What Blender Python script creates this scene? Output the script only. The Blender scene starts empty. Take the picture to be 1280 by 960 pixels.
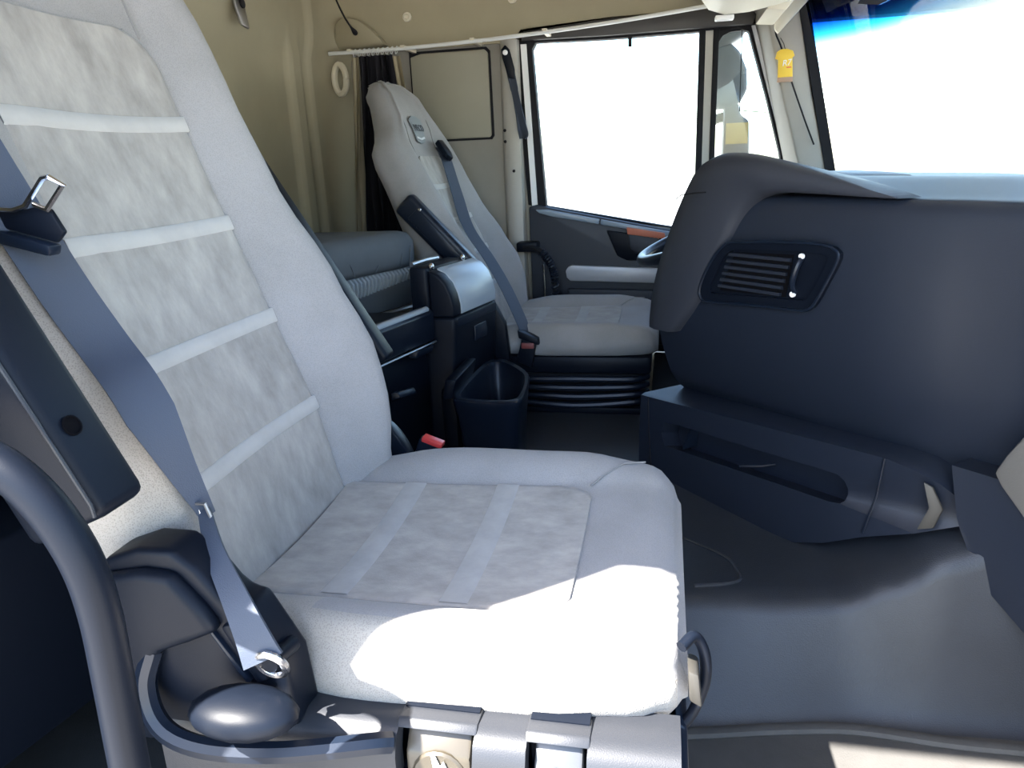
import bpy, bmesh, math, random
from mathutils import Vector, Matrix
random.seed(7)
rad = math.radians
scene = bpy.context.scene
col = scene.collection

# ------------------------------------------------------------------ camera, sky, sun, exposure
def look(yaw, pitch, roll):
    y, p, r = rad(yaw), rad(pitch), rad(roll)
    f = Vector((-math.sin(y)*math.cos(p), math.cos(y)*math.cos(p), -math.sin(p)))
    rt = Vector((math.cos(y), math.sin(y), 0.0)); up = rt.cross(f)
    R = rt*math.cos(r) + up*math.sin(r); U = -rt*math.sin(r) + up*math.cos(r)
    return Matrix(((R.x, U.x, -f.x), (R.y, U.y, -f.y), (R.z, U.z, -f.z))).to_4x4()
cam_data = bpy.data.cameras.new('camera'); cam = bpy.data.objects.new('camera', cam_data)
cam.matrix_world = Matrix.Translation((0, 0, 0.97)) @ look(12.0, 17.0, -2.5)
cam_data.sensor_width = 36.0; cam_data.lens = 924.0/1280.0*36.0; cam_data.clip_start = 0.02; cam_data.clip_end = 500
col.objects.link(cam); scene.camera = cam

SUN_TRAVEL = Vector((0.60, 0.52, -1.0)).normalized()
sun_el = math.asin(-SUN_TRAVEL.z); sun_az = math.atan2(-SUN_TRAVEL.x, -SUN_TRAVEL.y)
world = bpy.data.worlds.new('sky'); scene.world = world; world.use_nodes = True
wn = world.node_tree; wn.nodes.clear()
wo = wn.nodes.new('ShaderNodeOutputWorld'); wb = wn.nodes.new('ShaderNodeBackground'); ws = wn.nodes.new('ShaderNodeTexSky')
ws.sky_type = 'NISHITA'; ws.sun_disc = False; ws.sun_elevation = sun_el; ws.sun_rotation = sun_az
ws.air_density = 1.0; ws.dust_density = 1.0; ws.ozone_density = 1.0
wb.inputs['Strength'].default_value = 0.62
wn.links.new(ws.outputs[0], wb.inputs[0]); wn.links.new(wb.outputs[0], wo.inputs[0])
sd = bpy.data.lights.new('sun', 'SUN'); sd.energy = 28.0; sd.angle = rad(0.55); sd.color = (1.0, 0.95, 0.88)
sun = bpy.data.objects.new('sun', sd); sun.rotation_euler = SUN_TRAVEL.to_track_quat('-Z', 'Y').to_euler(); sun.location = (-4, -5, 8)
col.objects.link(sun)
vs = scene.view_settings
vs.view_transform = 'Standard'; vs.look = 'None'; vs.gamma = 1.0; vs.use_curve_mapping = False; vs.exposure = 0.95
scene.cycles.max_bounces = 10; scene.cycles.transparent_max_bounces = 16

# ------------------------------------------------------------------ materials
MATS = {}
def mat(name, color, rough=0.6, metal=0.0, spec=0.5, grain=0.0, grain_scale=900.0, vary=0.0, vary_scale=6.0, sheen=0.0, coat=0.0,
        color2=None, stretch=(1, 1, 1)):
    m = bpy.data.materials.new(name); m.use_nodes = True; nt = m.node_tree; b = nt.nodes['Principled BSDF']
    b.inputs['Base Color'].default_value = (*color, 1); b.inputs['Roughness'].default_value = rough
    b.inputs['Metallic'].default_value = metal; b.inputs['Specular IOR Level'].default_value = spec
    b.inputs['Sheen Weight'].default_value = sheen; b.inputs['Coat Weight'].default_value = coat
    tc = nt.nodes.new('ShaderNodeTexCoord')
    if vary or color2:
        mp = nt.nodes.new('ShaderNodeMapping'); mp.inputs['Scale'].default_value = stretch
        nz = nt.nodes.new('ShaderNodeTexNoise'); nz.inputs['Scale'].default_value = vary_scale; nz.inputs['Detail'].default_value = 8; nz.inputs['Roughness'].default_value = 0.65
        nt.links.new(tc.outputs['Object'], mp.inputs[0]); nt.links.new(mp.outputs[0], nz.inputs['Vector'])
        rmp = nt.nodes.new('ShaderNodeValToRGB'); rmp.color_ramp.elements[0].position = 0.32; rmp.color_ramp.elements[1].position = 0.68
        c2 = color2 or tuple(c*(1-vary) for c in color)
        rmp.color_ramp.elements[0].color = (*c2, 1); rmp.color_ramp.elements[1].color = (*color, 1)
        nt.links.new(nz.outputs['Fac'], rmp.inputs[0]); nt.links.new(rmp.outputs[0], b.inputs['Base Color'])
    if grain:
        n2 = nt.nodes.new('ShaderNodeTexNoise'); n2.inputs['Scale'].default_value = grain_scale; n2.inputs['Detail'].default_value = 2
        bp = nt.nodes.new('ShaderNodeBump'); bp.inputs['Strength'].default_value = grain; bp.inputs['Distance'].default_value = 0.001
        nt.links.new(tc.outputs['Object'], n2.inputs['Vector']); nt.links.new(n2.outputs['Fac'], bp.inputs['Height']); nt.links.new(bp.outputs[0], b.inputs['Normal'])
    MATS[name] = m
    return m

def woven(name, color, dark, pitch, bump=0.5, rough=0.9, stain=0.0):
    """knitted seat cloth: a lattice of small threads with darker holes"""
    m = bpy.data.materials.new(name); m.use_nodes = True; nt = m.node_tree; b = nt.nodes['Principled BSDF']
    b.inputs['Roughness'].default_value = rough; b.inputs['Specular IOR Level'].default_value = 0.2; b.inputs['Sheen Weight'].default_value = 0.15
    tc = nt.nodes.new('ShaderNodeTexCoord')
    vo = nt.nodes.new('ShaderNodeTexVoronoi'); vo.inputs['Scale'].default_value = 1.0/pitch; vo.inputs['Randomness'].default_value = 0.85
    nt.links.new(tc.outputs['Object'], vo.inputs['Vector'])
    r = nt.nodes.new('ShaderNodeValToRGB'); r.color_ramp.elements[0].position = 0.18; r.color_ramp.elements[1].position = 0.5
    r.color_ramp.elements[0].color = (*dark, 1); r.color_ramp.elements[1].color = (*color, 1)
    nt.links.new(vo.outputs['Distance'], r.inputs[0])
    nz = nt.nodes.new('ShaderNodeTexNoise'); nz.inputs['Scale'].default_value = 7; nz.inputs['Detail'].default_value = 6
    nt.links.new(tc.outputs['Object'], nz.inputs['Vector'])
    r2 = nt.nodes.new('ShaderNodeValToRGB'); r2.color_ramp.elements[0].position = 0.25; r2.color_ramp.elements[1].position = 0.6
    k = 1-stain; r2.color_ramp.elements[0].color = (k, k, k*0.98, 1); r2.color_ramp.elements[1].color = (1, 1, 1, 1)
    nt.links.new(nz.outputs['Fac'], r2.inputs[0])
    mx = nt.nodes.new('ShaderNodeMix'); mx.data_type = 'RGBA'; mx.blend_type = 'MULTIPLY'; mx.inputs['Factor'].default_value = 1
    nt.links.new(r.outputs[0], mx.inputs[6]); nt.links.new(r2.outputs[0], mx.inputs[7]); nt.links.new(mx.outputs[2], b.inputs['Base Color'])
    bp = nt.nodes.new('ShaderNodeBump'); bp.inputs['Strength'].default_value = bump; bp.inputs['Distance'].default_value = 0.0006
    nt.links.new(vo.outputs['Distance'], bp.inputs['Height']); nt.links.new(bp.outputs[0], b.inputs['Normal'])
    MATS[name] = m; return m

def glass(name, tint=(0.93, 0.97, 0.97), band=None):
    m = bpy.data.materials.new(name); m.use_nodes = True; nt = m.node_tree; nt.nodes.clear()
    out = nt.nodes.new('ShaderNodeOutputMaterial'); tr = nt.nodes.new('ShaderNodeBsdfTransparent'); gl = nt.nodes.new('ShaderNodeBsdfGlossy')
    gl.inputs['Roughness'].default_value = 0.02; tr.inputs[0].default_value = (*tint, 1)
    lw = nt.nodes.new('ShaderNodeLayerWeight'); lw.inputs['Blend'].default_value = 0.5
    pw_ = nt.nodes.new('ShaderNodeMath'); pw_.operation = 'POWER'; pw_.inputs[1].default_value = 5.0; nt.links.new(lw.outputs['Facing'], pw_.inputs[0])
    fr = nt.nodes.new('ShaderNodeMath'); fr.operation = 'MULTIPLY_ADD'; fr.inputs[1].default_value = 0.9; fr.inputs[2].default_value = 0.03; nt.links.new(pw_.outputs[0], fr.inputs[0])
    mx = nt.nodes.new('ShaderNodeMixShader')
    nt.links.new(fr.outputs[0], mx.inputs[0]); nt.links.new(tr.outputs[0], mx.inputs[1]); nt.links.new(gl.outputs[0], mx.inputs[2]); nt.links.new(mx.outputs[0], out.inputs[0])
    if band:   # shade band tinted into the glass along its upper edge
        tc = nt.nodes.new('ShaderNodeTexCoord'); sp = nt.nodes.new('ShaderNodeSeparateXYZ'); mr = nt.nodes.new('ShaderNodeMapRange')
        mr.inputs[1].default_value = band[0]; mr.inputs[2].default_value = band[1]
        r = nt.nodes.new('ShaderNodeValToRGB'); e = r.color_ramp.elements
        e[0].position = 0.0; e[0].color = (*tint, 1); e[1].position = 1.0; e[1].color = (0.0, 0.006, 0.05, 1)
        k = e.new(0.35); k.color = (0.12, 0.45, 0.75, 1); k = e.new(0.65); k.color = (0.004, 0.07, 0.32, 1)
        nt.links.new(tc.outputs['Object'], sp.inputs[0]); nt.links.new(sp.outputs['Z'], mr.inputs[0]); nt.links.new(mr.outputs[0], r.inputs[0]); nt.links.new(r.outputs[0], tr.inputs[0])
    MATS[name] = m; return m

woven('seat_cloth', (0.275, 0.265, 0.262), (0.225, 0.218, 0.216), 0.0016, 0.3, stain=0.2)
woven('mesh_cloth', (0.31, 0.287, 0.258), (0.225, 0.205, 0.184), 0.0017, 0.5, stain=0.1)
mat('suede', (0.36, 0.338, 0.31), 0.95, spec=0.1, vary_scale=17, color2=(0.225, 0.211, 0.195), grain=0.25, grain_scale=500, sheen=0.2, stretch=(1, 1.6, 0.8))
mat('suede_stripe', (0.42, 0.405, 0.385), 0.95, spec=0.1, vary=0.15, vary_scale=14, sheen=0.2)
mat('suede_stripe_soft', (0.355, 0.345, 0.33), 0.95, spec=0.1, vary=0.2, vary_scale=20, sheen=0.2)
mat('shield_plastic', (0.022, 0.024, 0.029), 0.40, spec=0.3, grain=0.15, grain_scale=900)
mat('header_plastic', (0.05, 0.046, 0.044), 0.6)
mat('cloth_seam', (0.20, 0.195, 0.19), 0.9)
mat('black_plastic', (0.004, 0.006, 0.011), 0.42, spec=0.13, grain=0.12, grain_scale=1400)
mat('satin_plastic', (0.006, 0.010, 0.019), 0.33, spec=0.32, grain=0.06, grain_scale=1400)
mat('dash_plastic', (0.011, 0.015, 0.025), 0.42, spec=0.42, grain=0.3, grain_scale=700)
mat('cowl_plastic', (0.024, 0.027, 0.036), 0.46, spec=0.45, grain=0.25, grain_scale=800)
mat('rubber', (0.008, 0.008, 0.010), 0.75, spec=0.25, grain=0.2, grain_scale=300)
mat('floor_rubber', (0.030, 0.034, 0.042), 0.42, spec=0.36, grain=0.5, grain_scale=520, vary=0.25, vary_scale=5)
mat('mat_rubber', (0.075, 0.073, 0.070), 0.7, spec=0.25, grain=0.5, grain_scale=420, vary=0.25, vary_scale=9)
mat('beige_liner', (0.37, 0.325, 0.22), 0.75, vary=0.10, vary_scale=3.5, grain=0.15, grain_scale=500)
mat('grey_liner', (0.28, 0.26, 0.225), 0.8, vary=0.18, vary_scale=3.5, grain=0.15, grain_scale=500)
mat('board_liner', (0.31, 0.29, 0.225), 0.7, vary=0.08, vary_scale=4)
mat('cream_plastic', (0.66, 0.60, 0.47), 0.55)
mat('pillar_plastic', (0.42, 0.40, 0.355), 0.6, vary=0.08, vary_scale=6)
mat('webbing', (0.030, 0.040, 0.062), 0.6, grain=0.3, grain_scale=900)
mat('chrome', (0.75, 0.73, 0.72), 0.22, metal=1.0)
mat('steel', (0.45, 0.45, 0.46), 0.35, metal=1.0)
mat('silver_trim', (0.42, 0.43, 0.46), 0.45, metal=0.3)
mat('door_plastic', (0.022, 0.026, 0.036), 0.55, grain=0.2, grain_scale=700)
mat('sill_trim', (0.20, 0.24, 0.28), 0.3)
mat('orange_strip', (0.50, 0.14, 0.07), 0.5)
mat('curtain_cloth', (0.020, 0.019, 0.023), 0.9, spec=0.1)
mat('curtain_lining', (0.34, 0.29, 0.20), 0.9, spec=0.1)
mat('white_paint', (0.72, 0.72, 0.70), 0.4)
mat('mattress_cloth', (0.085, 0.095, 0.105), 0.8, vary=0.2, vary_scale=8, grain=0.2, grain_scale=600)
mat('rib_cloth', (0.20, 0.23, 0.25), 0.22)
mat('bunk_panel', (0.09, 0.105, 0.12), 0.5)
mat('red_plastic', (0.62, 0.05, 0.045), 0.35)
mat('white_mark', (0.85, 0.85, 0.85), 0.5)
mat('tan_panel', (0.045, 0.038, 0.027), 0.35)
mat('lever_grey', (0.03, 0.028, 0.024), 0.45)
mat('dull_red', (0.16, 0.035, 0.03), 0.5)
mat('grey_panel', (0.05, 0.053, 0.058), 0.3)
mat('lid_satin', (0.30, 0.34, 0.37), 0.30)
mat('hole_shade', (0.003, 0.003, 0.004), 0.9, spec=0.05)  # near-black stands for the shade in bolt holes and vent
mat('yellow_card', (0.85, 0.56, 0.05), 0.6)
mat('card_base', (0.42, 0.27, 0.18), 0.6)
mat('badge_cloth', (0.20, 0.22, 0.23), 0.7)
mat('badge_letter', (0.045, 0.05, 0.055), 0.6)
mat('badge_bar', (0.55, 0.57, 0.58), 0.5)
mat('red_letter', (0.7, 0.08, 0.05), 0.5)
mat('mirror_housing', (0.09, 0.105, 0.115), 0.5, vary=0.25, vary_scale=20)  # housing grey lightened to carry the bright haze outside
mat('mirror_sticker', (0.42, 0.31, 0.10), 0.6, vary=0.3, vary_scale=30)
mat('visor_smoke', (0.01, 0.015, 0.03), 0.2)
mat('asphalt', (0.42, 0.40, 0.37), 0.9, vary=0.15, vary_scale=0.6)
mat('cab_paint', (0.75, 0.75, 0.74), 0.35)
mat('glove_grey', (0.10, 0.095, 0.088), 0.5, grain=0.3, grain_scale=400)
glass('side_glass')
glass('windscreen_glass', band=(0.36, 0.50))

# ------------------------------------------------------------------ mesh helpers (all coordinates are world metres)
WORLD = {}
def empty(name, loc, label, cat, group=None, kind=None):
    o = bpy.data.objects.new(name, None); o.empty_display_size = 0.05; o.location = loc; col.objects.link(o)
    WORLD[o] = Vector(loc); o['label'] = label; o['category'] = cat
    if group: o['group'] = group
    if kind: o['kind'] = kind
    return o
def mk(name, geo, material, parent=None, label=None, cat=None, group=None, kind=None, smooth=True, angle=38, bevel=0.0, seg=2):
    verts, faces = geo
    vs_ = [Vector(v) for v in verts]
    lo = Vector([min(v[i] for v in vs_) for i in range(3)]); hi = Vector([max(v[i] for v in vs_) for i in range(3)])
    org = (lo+hi)/2
    if parent is None: org.z = lo.z
    me = bpy.data.meshes.new(name)
    me.from_pydata([v-org for v in vs_], [], faces)
    bm = bmesh.new(); bm.from_mesh(me); bmesh.ops.recalc_face_normals(bm, faces=bm.faces)
    if bevel:
        es = [e for e in bm.edges if len(e.link_faces) == 2 and e.calc_face_angle(0) > rad(28)]
        bmesh.ops.bevel(bm, geom=es, offset=bevel, segments=seg, profile=0.5, affect='EDGES', clamp_overlap=True)
    bm.to_mesh(me); bm.free()
    me.materials.append(MATS[material])
    if smooth:
        me.shade_smooth(); me.set_sharp_from_angle(angle=rad(angle))
    o = bpy.data.objects.new(name, me); col.objects.link(o)
    base = WORLD[parent] if parent else Vector((0, 0, 0))
    o.parent = parent; o.location = org-base; WORLD[o] = org
    if label: o['label'] = label
    if cat: o['category'] = cat
    if group: o['group'] = group
    if kind: o['kind'] = kind
    return o
def join(*geos):
    V, F = [], []
    for v, f in geos:
        k = len(V); V += [tuple(x) for x in v]; F += [tuple(i+k for i in q) for q in f]
    return V, F
def box(x0, x1, y0, y1, z0, z1):
    v = [(x, y, z) for z in (z0, z1) for y in (y0, y1) for x in (x0, x1)]
    return v, [(0, 2, 3, 1), (4, 5, 7, 6), (0, 1, 5, 4), (2, 6, 7, 3), (0, 4, 6, 2), (1, 3, 7, 5)]
def prism(poly, off):
    """closed polygon (3-D points) extruded by the vector off"""
    n = len(poly); off = Vector(off)
    v = [tuple(p) for p in poly] + [tuple(Vector(p)+off) for p in poly]
    f = [tuple(range(n)), tuple(range(2*n-1, n-1, -1))] + [(i, (i+1) % n, (i+1) % n+n, i+n) for i in range(n)]
    return v, f
def loft(rings, closed=True, caps=True):
    n = len(rings[0]); v = [tuple(p) for r in rings for p in r]; f = []
    for i in range(len(rings)-1):
        for j in range(n if closed else n-1):
            f.append((i*n+j, i*n+(j+1) % n, (i+1)*n+(j+1) % n, (i+1)*n+j))
    if caps and closed:
        f.append(tuple(range(n))); f.append(tuple(range((len(rings)-1)*n, len(rings)*n)))
    return v, f
def crom(pts, k=6, closed=False):
    """Catmull-Rom through the points, k samples per span"""
    P = [Vector(p) for p in pts]; n = len(P); out = []
    for i in range(n if closed else n-1):
        p1, p2 = P[i], P[(i+1) % n]
        p0 = P[i-1] if (closed or i > 0) else p1*2-p2
        p3 = P[(i+2) % n] if (closed or i+2 < n) else p2*2-p1
        for s in range(k):
            t = s/k
            out.append(0.5*((2*p1)+(p2-p0)*t+(2*p0-5*p1+4*p2-p3)*t*t+(3*p1-p0-3*p2+p3)*t**3))
    if not closed: out.append(P[-1])
    return out
def frames(path):
    P = [Vector(p) for p in path]; T = []
    for i in range(len(P)):
        a, b = P[max(i-1, 0)], P[min(i+1, len(P)-1)]; T.append((b-a).normalized())
    up = Vector((0, 0, 1)) if abs(T[0].z) < 0.9 else Vector((1, 0, 0))
    N = (up-T[0]*up.dot(T[0])).normalized(); res = []
    for i in range(len(P)):
        N = (N-T[i]*N.dot(T[i])).normalized(); res.append((P[i], T[i], N, T[i].cross(N)))
    return res
def tube(path, r, n=10, flat=1.0):
    rs = r if isinstance(r, (list, tuple)) else [r]*len(path)
    return loft([[p+(N*math.cos(2*math.pi*j/n)*flat+B*math.sin(2*math.pi*j/n))*rs[i] for j in range(n)] for i, (p, t, N, B) in enumerate(frames(path))])
def ribbon(path, widths, wdirs, th=0.0016):
    """flat strap: centre line, width and width direction at each point"""
    rings = []; P = [Vector(p) for p in path]
    for i, p in enumerate(P):
        t = (P[min(i+1, len(P)-1)]-P[max(i-1, 0)]).normalized()
        w = Vector(wdirs[i] if isinstance(wdirs, list) else wdirs); w = (w-t*w.dot(t)).normalized(); nn = t.cross(w)
        h = (widths[i] if isinstance(widths, list) else widths)/2
        rings.append([p-w*h-nn*th/2, p+w*h-nn*th/2, p+w*h+nn*th/2, p-w*h+nn*th/2])
    return loft(rings)
def lathe(prof, c, axis, n=20):
    """profile of (radius, height) pairs turned about axis through c"""
    ax = Vector(axis).normalized(); u = ax.orthogonal().normalized(); w = ax.cross(u); c = Vector(c)
    return loft([[c+ax*h+(u*math.cos(2*math.pi*j/n)+w*math.sin(2*math.pi*j/n))*r for j in range(n)] for r, h in prof])
def ellipsoid(c, r, n=16, m=10):
    c = Vector(c)
    return loft([[c+Vector((r[0]*math.sin(a)*math.cos(2*math.pi*j/n), r[1]*math.sin(a)*math.sin(2*math.pi*j/n), r[2]*math.cos(a))) for j in range(n)]
                 for a in [math.pi*(0.02+0.96*i/m) for i in range(m+1)]])
def lerp(tab, x):
    if x <= tab[0][0]: return tab[0][1]
    for (a, p), (b, q) in zip(tab, tab[1:]):
        if x <= b:
            t = (x-a)/(b-a); t = t*t*(3-2*t); return p+(q-p)*t
    return tab[-1][1]
def grid(rows, thick=None):
    """open sheet of points"""
    return loft(rows, closed=False, caps=False)
def sheet(rows, off):
    """sheet of points given real thickness along the vector off (a vector, or one per point)"""
    off = Vector(off); m = len(rows); n = len(rows[0])
    v = [tuple(p) for r in rows for p in r] + [tuple(Vector(p)+off) for r in rows for p in r]; k = m*n; f = []
    for i in range(m-1):
        for j in range(n-1):
            q = (i*n+j, i*n+j+1, (i+1)*n+j+1, (i+1)*n+j); f.append(q); f.append(tuple(x+k for x in reversed(q)))
    for i in range(m-1):
        for j in (0, n-1): f.append((i*n+j, (i+1)*n+j, (i+1)*n+j+k, i*n+j+k))
    for j in range(n-1):
        for i in (0, m-1): f.append((i*n+j, i*n+j+1, i*n+j+1+k, i*n+j+k))
    return v, f
def frame_recess(outer, inner, floor):
    """face with a hole whose walls run back to a floor loop; all loops have the same count"""
    n = len(outer); v = [tuple(p) for p in outer+inner+floor]; f = []
    for i in range(n):
        j = (i+1) % n
        f.append((i, j, j+n, i+n)); f.append((i+n, j+n, j+2*n, i+2*n))
    f.append(tuple(range(2*n, 3*n)))
    return v, f
def text_geo(body, size, origin, xdir, ydir, depth=0.0006, shear=0.0):
    cu = bpy.data.curves.new('lettering', 'FONT'); cu.body = body; cu.size = size; cu.align_x = 'CENTER'; cu.align_y = 'CENTER'; cu.extrude = depth; cu.shear = shear
    o = bpy.data.objects.new('lettering', cu); col.objects.link(o)
    dg = bpy.context.evaluated_depsgraph_get(); dg.update(); me = o.evaluated_get(dg).to_mesh()
    X = Vector(xdir).normalized(); Y = Vector(ydir); Y = (Y-X*Y.dot(X)).normalized(); Z = X.cross(Y); O = Vector(origin)
    v = [tuple(O+X*q.co.x+Y*q.co.y+Z*q.co.z) for q in me.vertices]; f = [tuple(p.vertices) for p in me.polygons]
    bpy.data.objects.remove(o); bpy.data.curves.remove(cu)
    return v, f

# ------------------------------------------------------------------ ground and cab shell
mk('ground', box(-60, 60, -60, 60, -1.25, -1.15), 'asphalt', kind='structure', label='pale sunlit yard outside the truck', cat='ground')
YN, YF = 0.25, 2.70           # inner faces of the door side and the driver side
XR = -1.20                    # rear wall
# footwell floor and raised engine tunnel
mk('floor', box(-1.25, 1.0, 0.20, 2.75, 0.04, 0.10), 'mat_rubber', kind='structure', label='dark rubber footwell floor in front of the passenger seat', cat='floor')
sh = crom([(-1.2, 1.10), (-0.6, 1.10), (-0.2, 1.10), (0.05, 1.108), (0.18, 1.106), (0.30, 1.110), (0.42, 1.100), (0.54, 1.10), (0.70, 1.10), (0.95, 1.10)], 5)
TZ = [(-2, .262), (.20, .262), (.29, .270), (.36, .310), (.44, .372), (.55, .425), (.95, .44)]
bs = crom([(-1.2, 0.98), (-0.6, 0.98), (-0.2, 0.98), (0.05, 0.998), (0.18, 1.02), (0.30, 1.045), (0.42, 1.05), (0.54, 1.055), (0.70, 1.055), (0.95, 1.055)], 5)
def lerp(tab, x):
    if x <= tab[0][0]: return tab[0][1]
    for (a, p), (b, q) in zip(tab, tab[1:]):
        if x <= b:
            t = (x-a)/(b-a); t = t*t*(3-2*t); return p+(q-p)*t
    return tab[-1][1]
rows = []
for a, b in zip(sh, bs):
    a, b = Vector((a[0], a[1], 0)), Vector((b[0], b[1], 0)); m_ = (b-a); zt = lerp(TZ, a.x)
    zz = lambda z: .104+(z-.104)*(zt-.104)/(.262-.104)
    rows.append([(b.x, b.y-0.03, 0.098), (b.x, b.y-0.012, 0.104), (b.x, b.y, zz(0.118))] +
                [tuple(a+m_*t+Vector((0, 0, zz(z)))) for t, z in ((0.75, 0.150), (0.5, 0.185), (0.28, 0.218), (0.14, 0.240), (0.05, 0.252))] +
                [(a.x, a.y+0.015, zt-.003), (a.x, a.y+0.05, zt), (a.x, a.y+0.25, zt), (a.x, 2.72, zt), (a.x, 2.72, 0.09), (a.x, b.y-0.03, 0.09)])
mk('floor_tunnel', loft(rows), 'floor_rubber', kind='structure', angle=60, label='raised dark rubber engine tunnel floor between the seats', cat='floor')
# raised lip of the footwell mat along the tunnel foot
lip = [(p[0], p[1]-0.035+0.012*math.sin(p[0]*9), 0.103) for p in bs[8:]]
mk('trim_1', tube(lip, 0.011, 8, 0.7), 'mat_rubber', kind='structure', label='raised rubber lip where the footwell mat meets the tunnel', cat='trim')
# seam of the removable tunnel cover
mk('trim_2', tube(crom([(-0.03, 1.35, 0.262), (0.04, 1.30, 0.262), (0.115, 1.24, 0.262), (0.135, 1.19, 0.262), (0.13, 1.155, 0.262), (0.06, 1.135, 0.262)], 5), 0.0035, 6), 'floor_rubber',
   kind='structure', label='moulded ridge on the tunnel floor beside the passenger seat', cat='trim')

# rear wall: pressed panel with ribs by the far corner
def rear_x(y, z):
    x = XR
    x += 0.022*max(0.0, min(1.0, (y-2.36)/0.02))*(1 if y < 2.44 else max(0.0, 1-(y-2.44)/0.02))*max(0.0, min(1.0, (1.36-z)/0.04))
    x += 0.018*max(0.0, min(1.0, (y-2.50)/0.02))
    x += 0.07*max(0.0, (y-2.56)/0.14)**2
    t = max(0.0, min(1.0, (z-1.30)/0.10)); x += 0.045*t*t*(3-2*t)*(1-0.5*max(0.0, min(1.0, (y-2.1)/0.3)))
    return x
ys = [0.2+1.9*i/38 for i in range(38)]+[2.1+0.6*i/60 for i in range(61)]; zs = [0.05+1.95*i/40 for i in range(41)]
mk('wall_rear', sheet([[(rear_x(y, z), y, z) for y in ys] for z in zs], (-0.06, 0, 0)), 'beige_liner', kind='structure', angle=70, label='beige moulded rear wall of the cab', cat='wall')
mk('trim_8', tube(crom([(-1.160, 2.655, 1.70), (-1.160, 2.655, 1.52), (-1.163, 2.650, 1.43), (-1.172, 2.640, 1.385), (-1.172, 2.640, 1.36), (-1.150, 2.655, 1.348)], 5), .0035, 6), 'header_plastic', kind='structure', label='dark joint between the rear wall and the side lining', cat='trim')
# driver side wall around the door opening (door opening x -0.50..0.50, z 0.26..1.38)
def far_wall(name, x0, x1, z0, z1, material, label):
    mk(name, box(x0, x1, YF, YF+0.06, z0, z1), material, kind='structure', label=label, cat='wall')
far_wall('wall_left', XR-0.06, -0.470, 0.05, 1.345, 'grey_liner', 'grey-beige lower side wall behind the driver door')
mk('wall_left', sheet([[(x, YF-0.10*max(0, (z-1.40)/0.6)-0.012, z) for x in [XR-0.06+0.3*i for i in range(9)]] for z in (1.345, 1.36, 1.40, 1.5, 1.7, 2.0)], (0, 0.07, 0)), 'beige_liner', kind='structure',
   label='beige upper side lining above the curtain rail', cat='wall')
far_wall('wall_left', 0.53, 0.80, 0.05, 0.86, 'door_plastic', 'dark side lining ahead of the driver door')
mk('ceiling', box(XR-0.06, 1.0, 0.2, 2.76, 1.95, 2.0), 'beige_liner', kind='structure', label='beige roof lining of the cab', cat='ceiling')
# passenger side: rear quarter, header above the open doorway, front quarter
mk('wall_right', box(XR-0.06, -0.70, YN-0.05, YN, 0.05, 1.97), 'beige_liner', kind='structure', label='side wall behind the open passenger doorway', cat='wall')
mk('wall_right', box(-0.70, 0.50, YN-0.05, YN, 1.60, 1.97), 'beige_liner', kind='structure', label='header above the open passenger doorway', cat='wall')
mk('wall_right', box(0.62, 1.0, YN-0.05, YN, 0.05, 0.90), 'door_plastic', kind='structure', label='side lining ahead of the open passenger doorway', cat='wall')
# front: firewall, roof front, windscreen pillars
mk('wall_front', box(0.96, 1.02, 0.2, 2.75, 0.05, 0.86), 'black_plastic', kind='structure', label='dark front bulkhead behind the dashboard', cat='wall')
mk('wall_front', box(0.50, 0.56, 0.2, 2.75, 1.42, 1.97), 'beige_liner', kind='structure', label='front roof lining above the windscreen', cat='wall')
base_c = crom([(0.545, 2.62, 0.895), (0.70, 2.42, 0.885), (0.82, 2.0, 0.88), (0.86, 1.45, 0.875), (0.82, 0.90, 0.88), (0.70, 0.46, 0.885), (0.545, 0.26, 0.895)], 6)
top_c = crom([(0.385, 2.56, 1.42), (0.50, 2.38, 1.43), (0.585, 2.0, 1.435), (0.62, 1.45, 1.44), (0.585, 0.90, 1.435), (0.50, 0.50, 1.43), (0.385, 0.30, 1.42)], 6)
rows = [[a.lerp(b, t) for a, b in zip(base_c, top_c)] for t in [i/8 for i in range(9)]]
mk('window_1', sheet(rows, (0.005, 0, 0)), 'windscreen_glass', kind='structure', label='wide windscreen with a blue shade band along its top', cat='window')
# black rubber frame of the windscreen on the driver side, with pillar trim beside it
def pillar(name, pts, material, label, parent=None):
    return mk(name, loft(pts), material, parent, kind='structure', label=label, cat='trim', bevel=0.0)
def slab(p0, p1, w0, w1, th):
    """post between p0 and p1 with width along x and thickness along y"""
    a, b = Vector(p0), Vector(p1)
    return [[a, a+Vector((w0, 0, 0)), a+Vector((w0, th, 0)), a+Vector((0, th, 0))], [b, b+Vector((w1, 0, 0)), b+Vector((w1, th, 0)), b+Vector((0, th, 0))]]
pillar('trim_3', slab((0.502, 2.585, 0.86), (0.372, 2.585, 1.42), 0.030, 0.030, 0.05), 'rubber', 'black rubber edge of the windscreen by the far pillar')
mk('trim_4', loft([[(0.395, 2.69, 0.86), (0.43, 2.60, 0.86), (0.505, 2.59, 0.86), (0.53, 2.66, 0.86)],
                   [(0.325, 2.69, 1.13), (0.352, 2.605, 1.13), (0.435, 2.59, 1.13), (0.455, 2.66, 1.13)],
                   [(0.250, 2.69, 1.42), (0.278, 2.605, 1.42), (0.375, 2.59, 1.42), (0.40, 2.66, 1.42)]]), 'pillar_plastic', kind='structure', bevel=0.006,
   label='pale windscreen pillar trim between the driver door and windscreen', cat='trim')
pillar('trim_5', slab((0.56, 0.22, 0.86), (0.40, 0.22, 1.42), 0.07, 0.07, 0.06), 'pillar_plastic', 'windscreen pillar at the passenger doorway')
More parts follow.
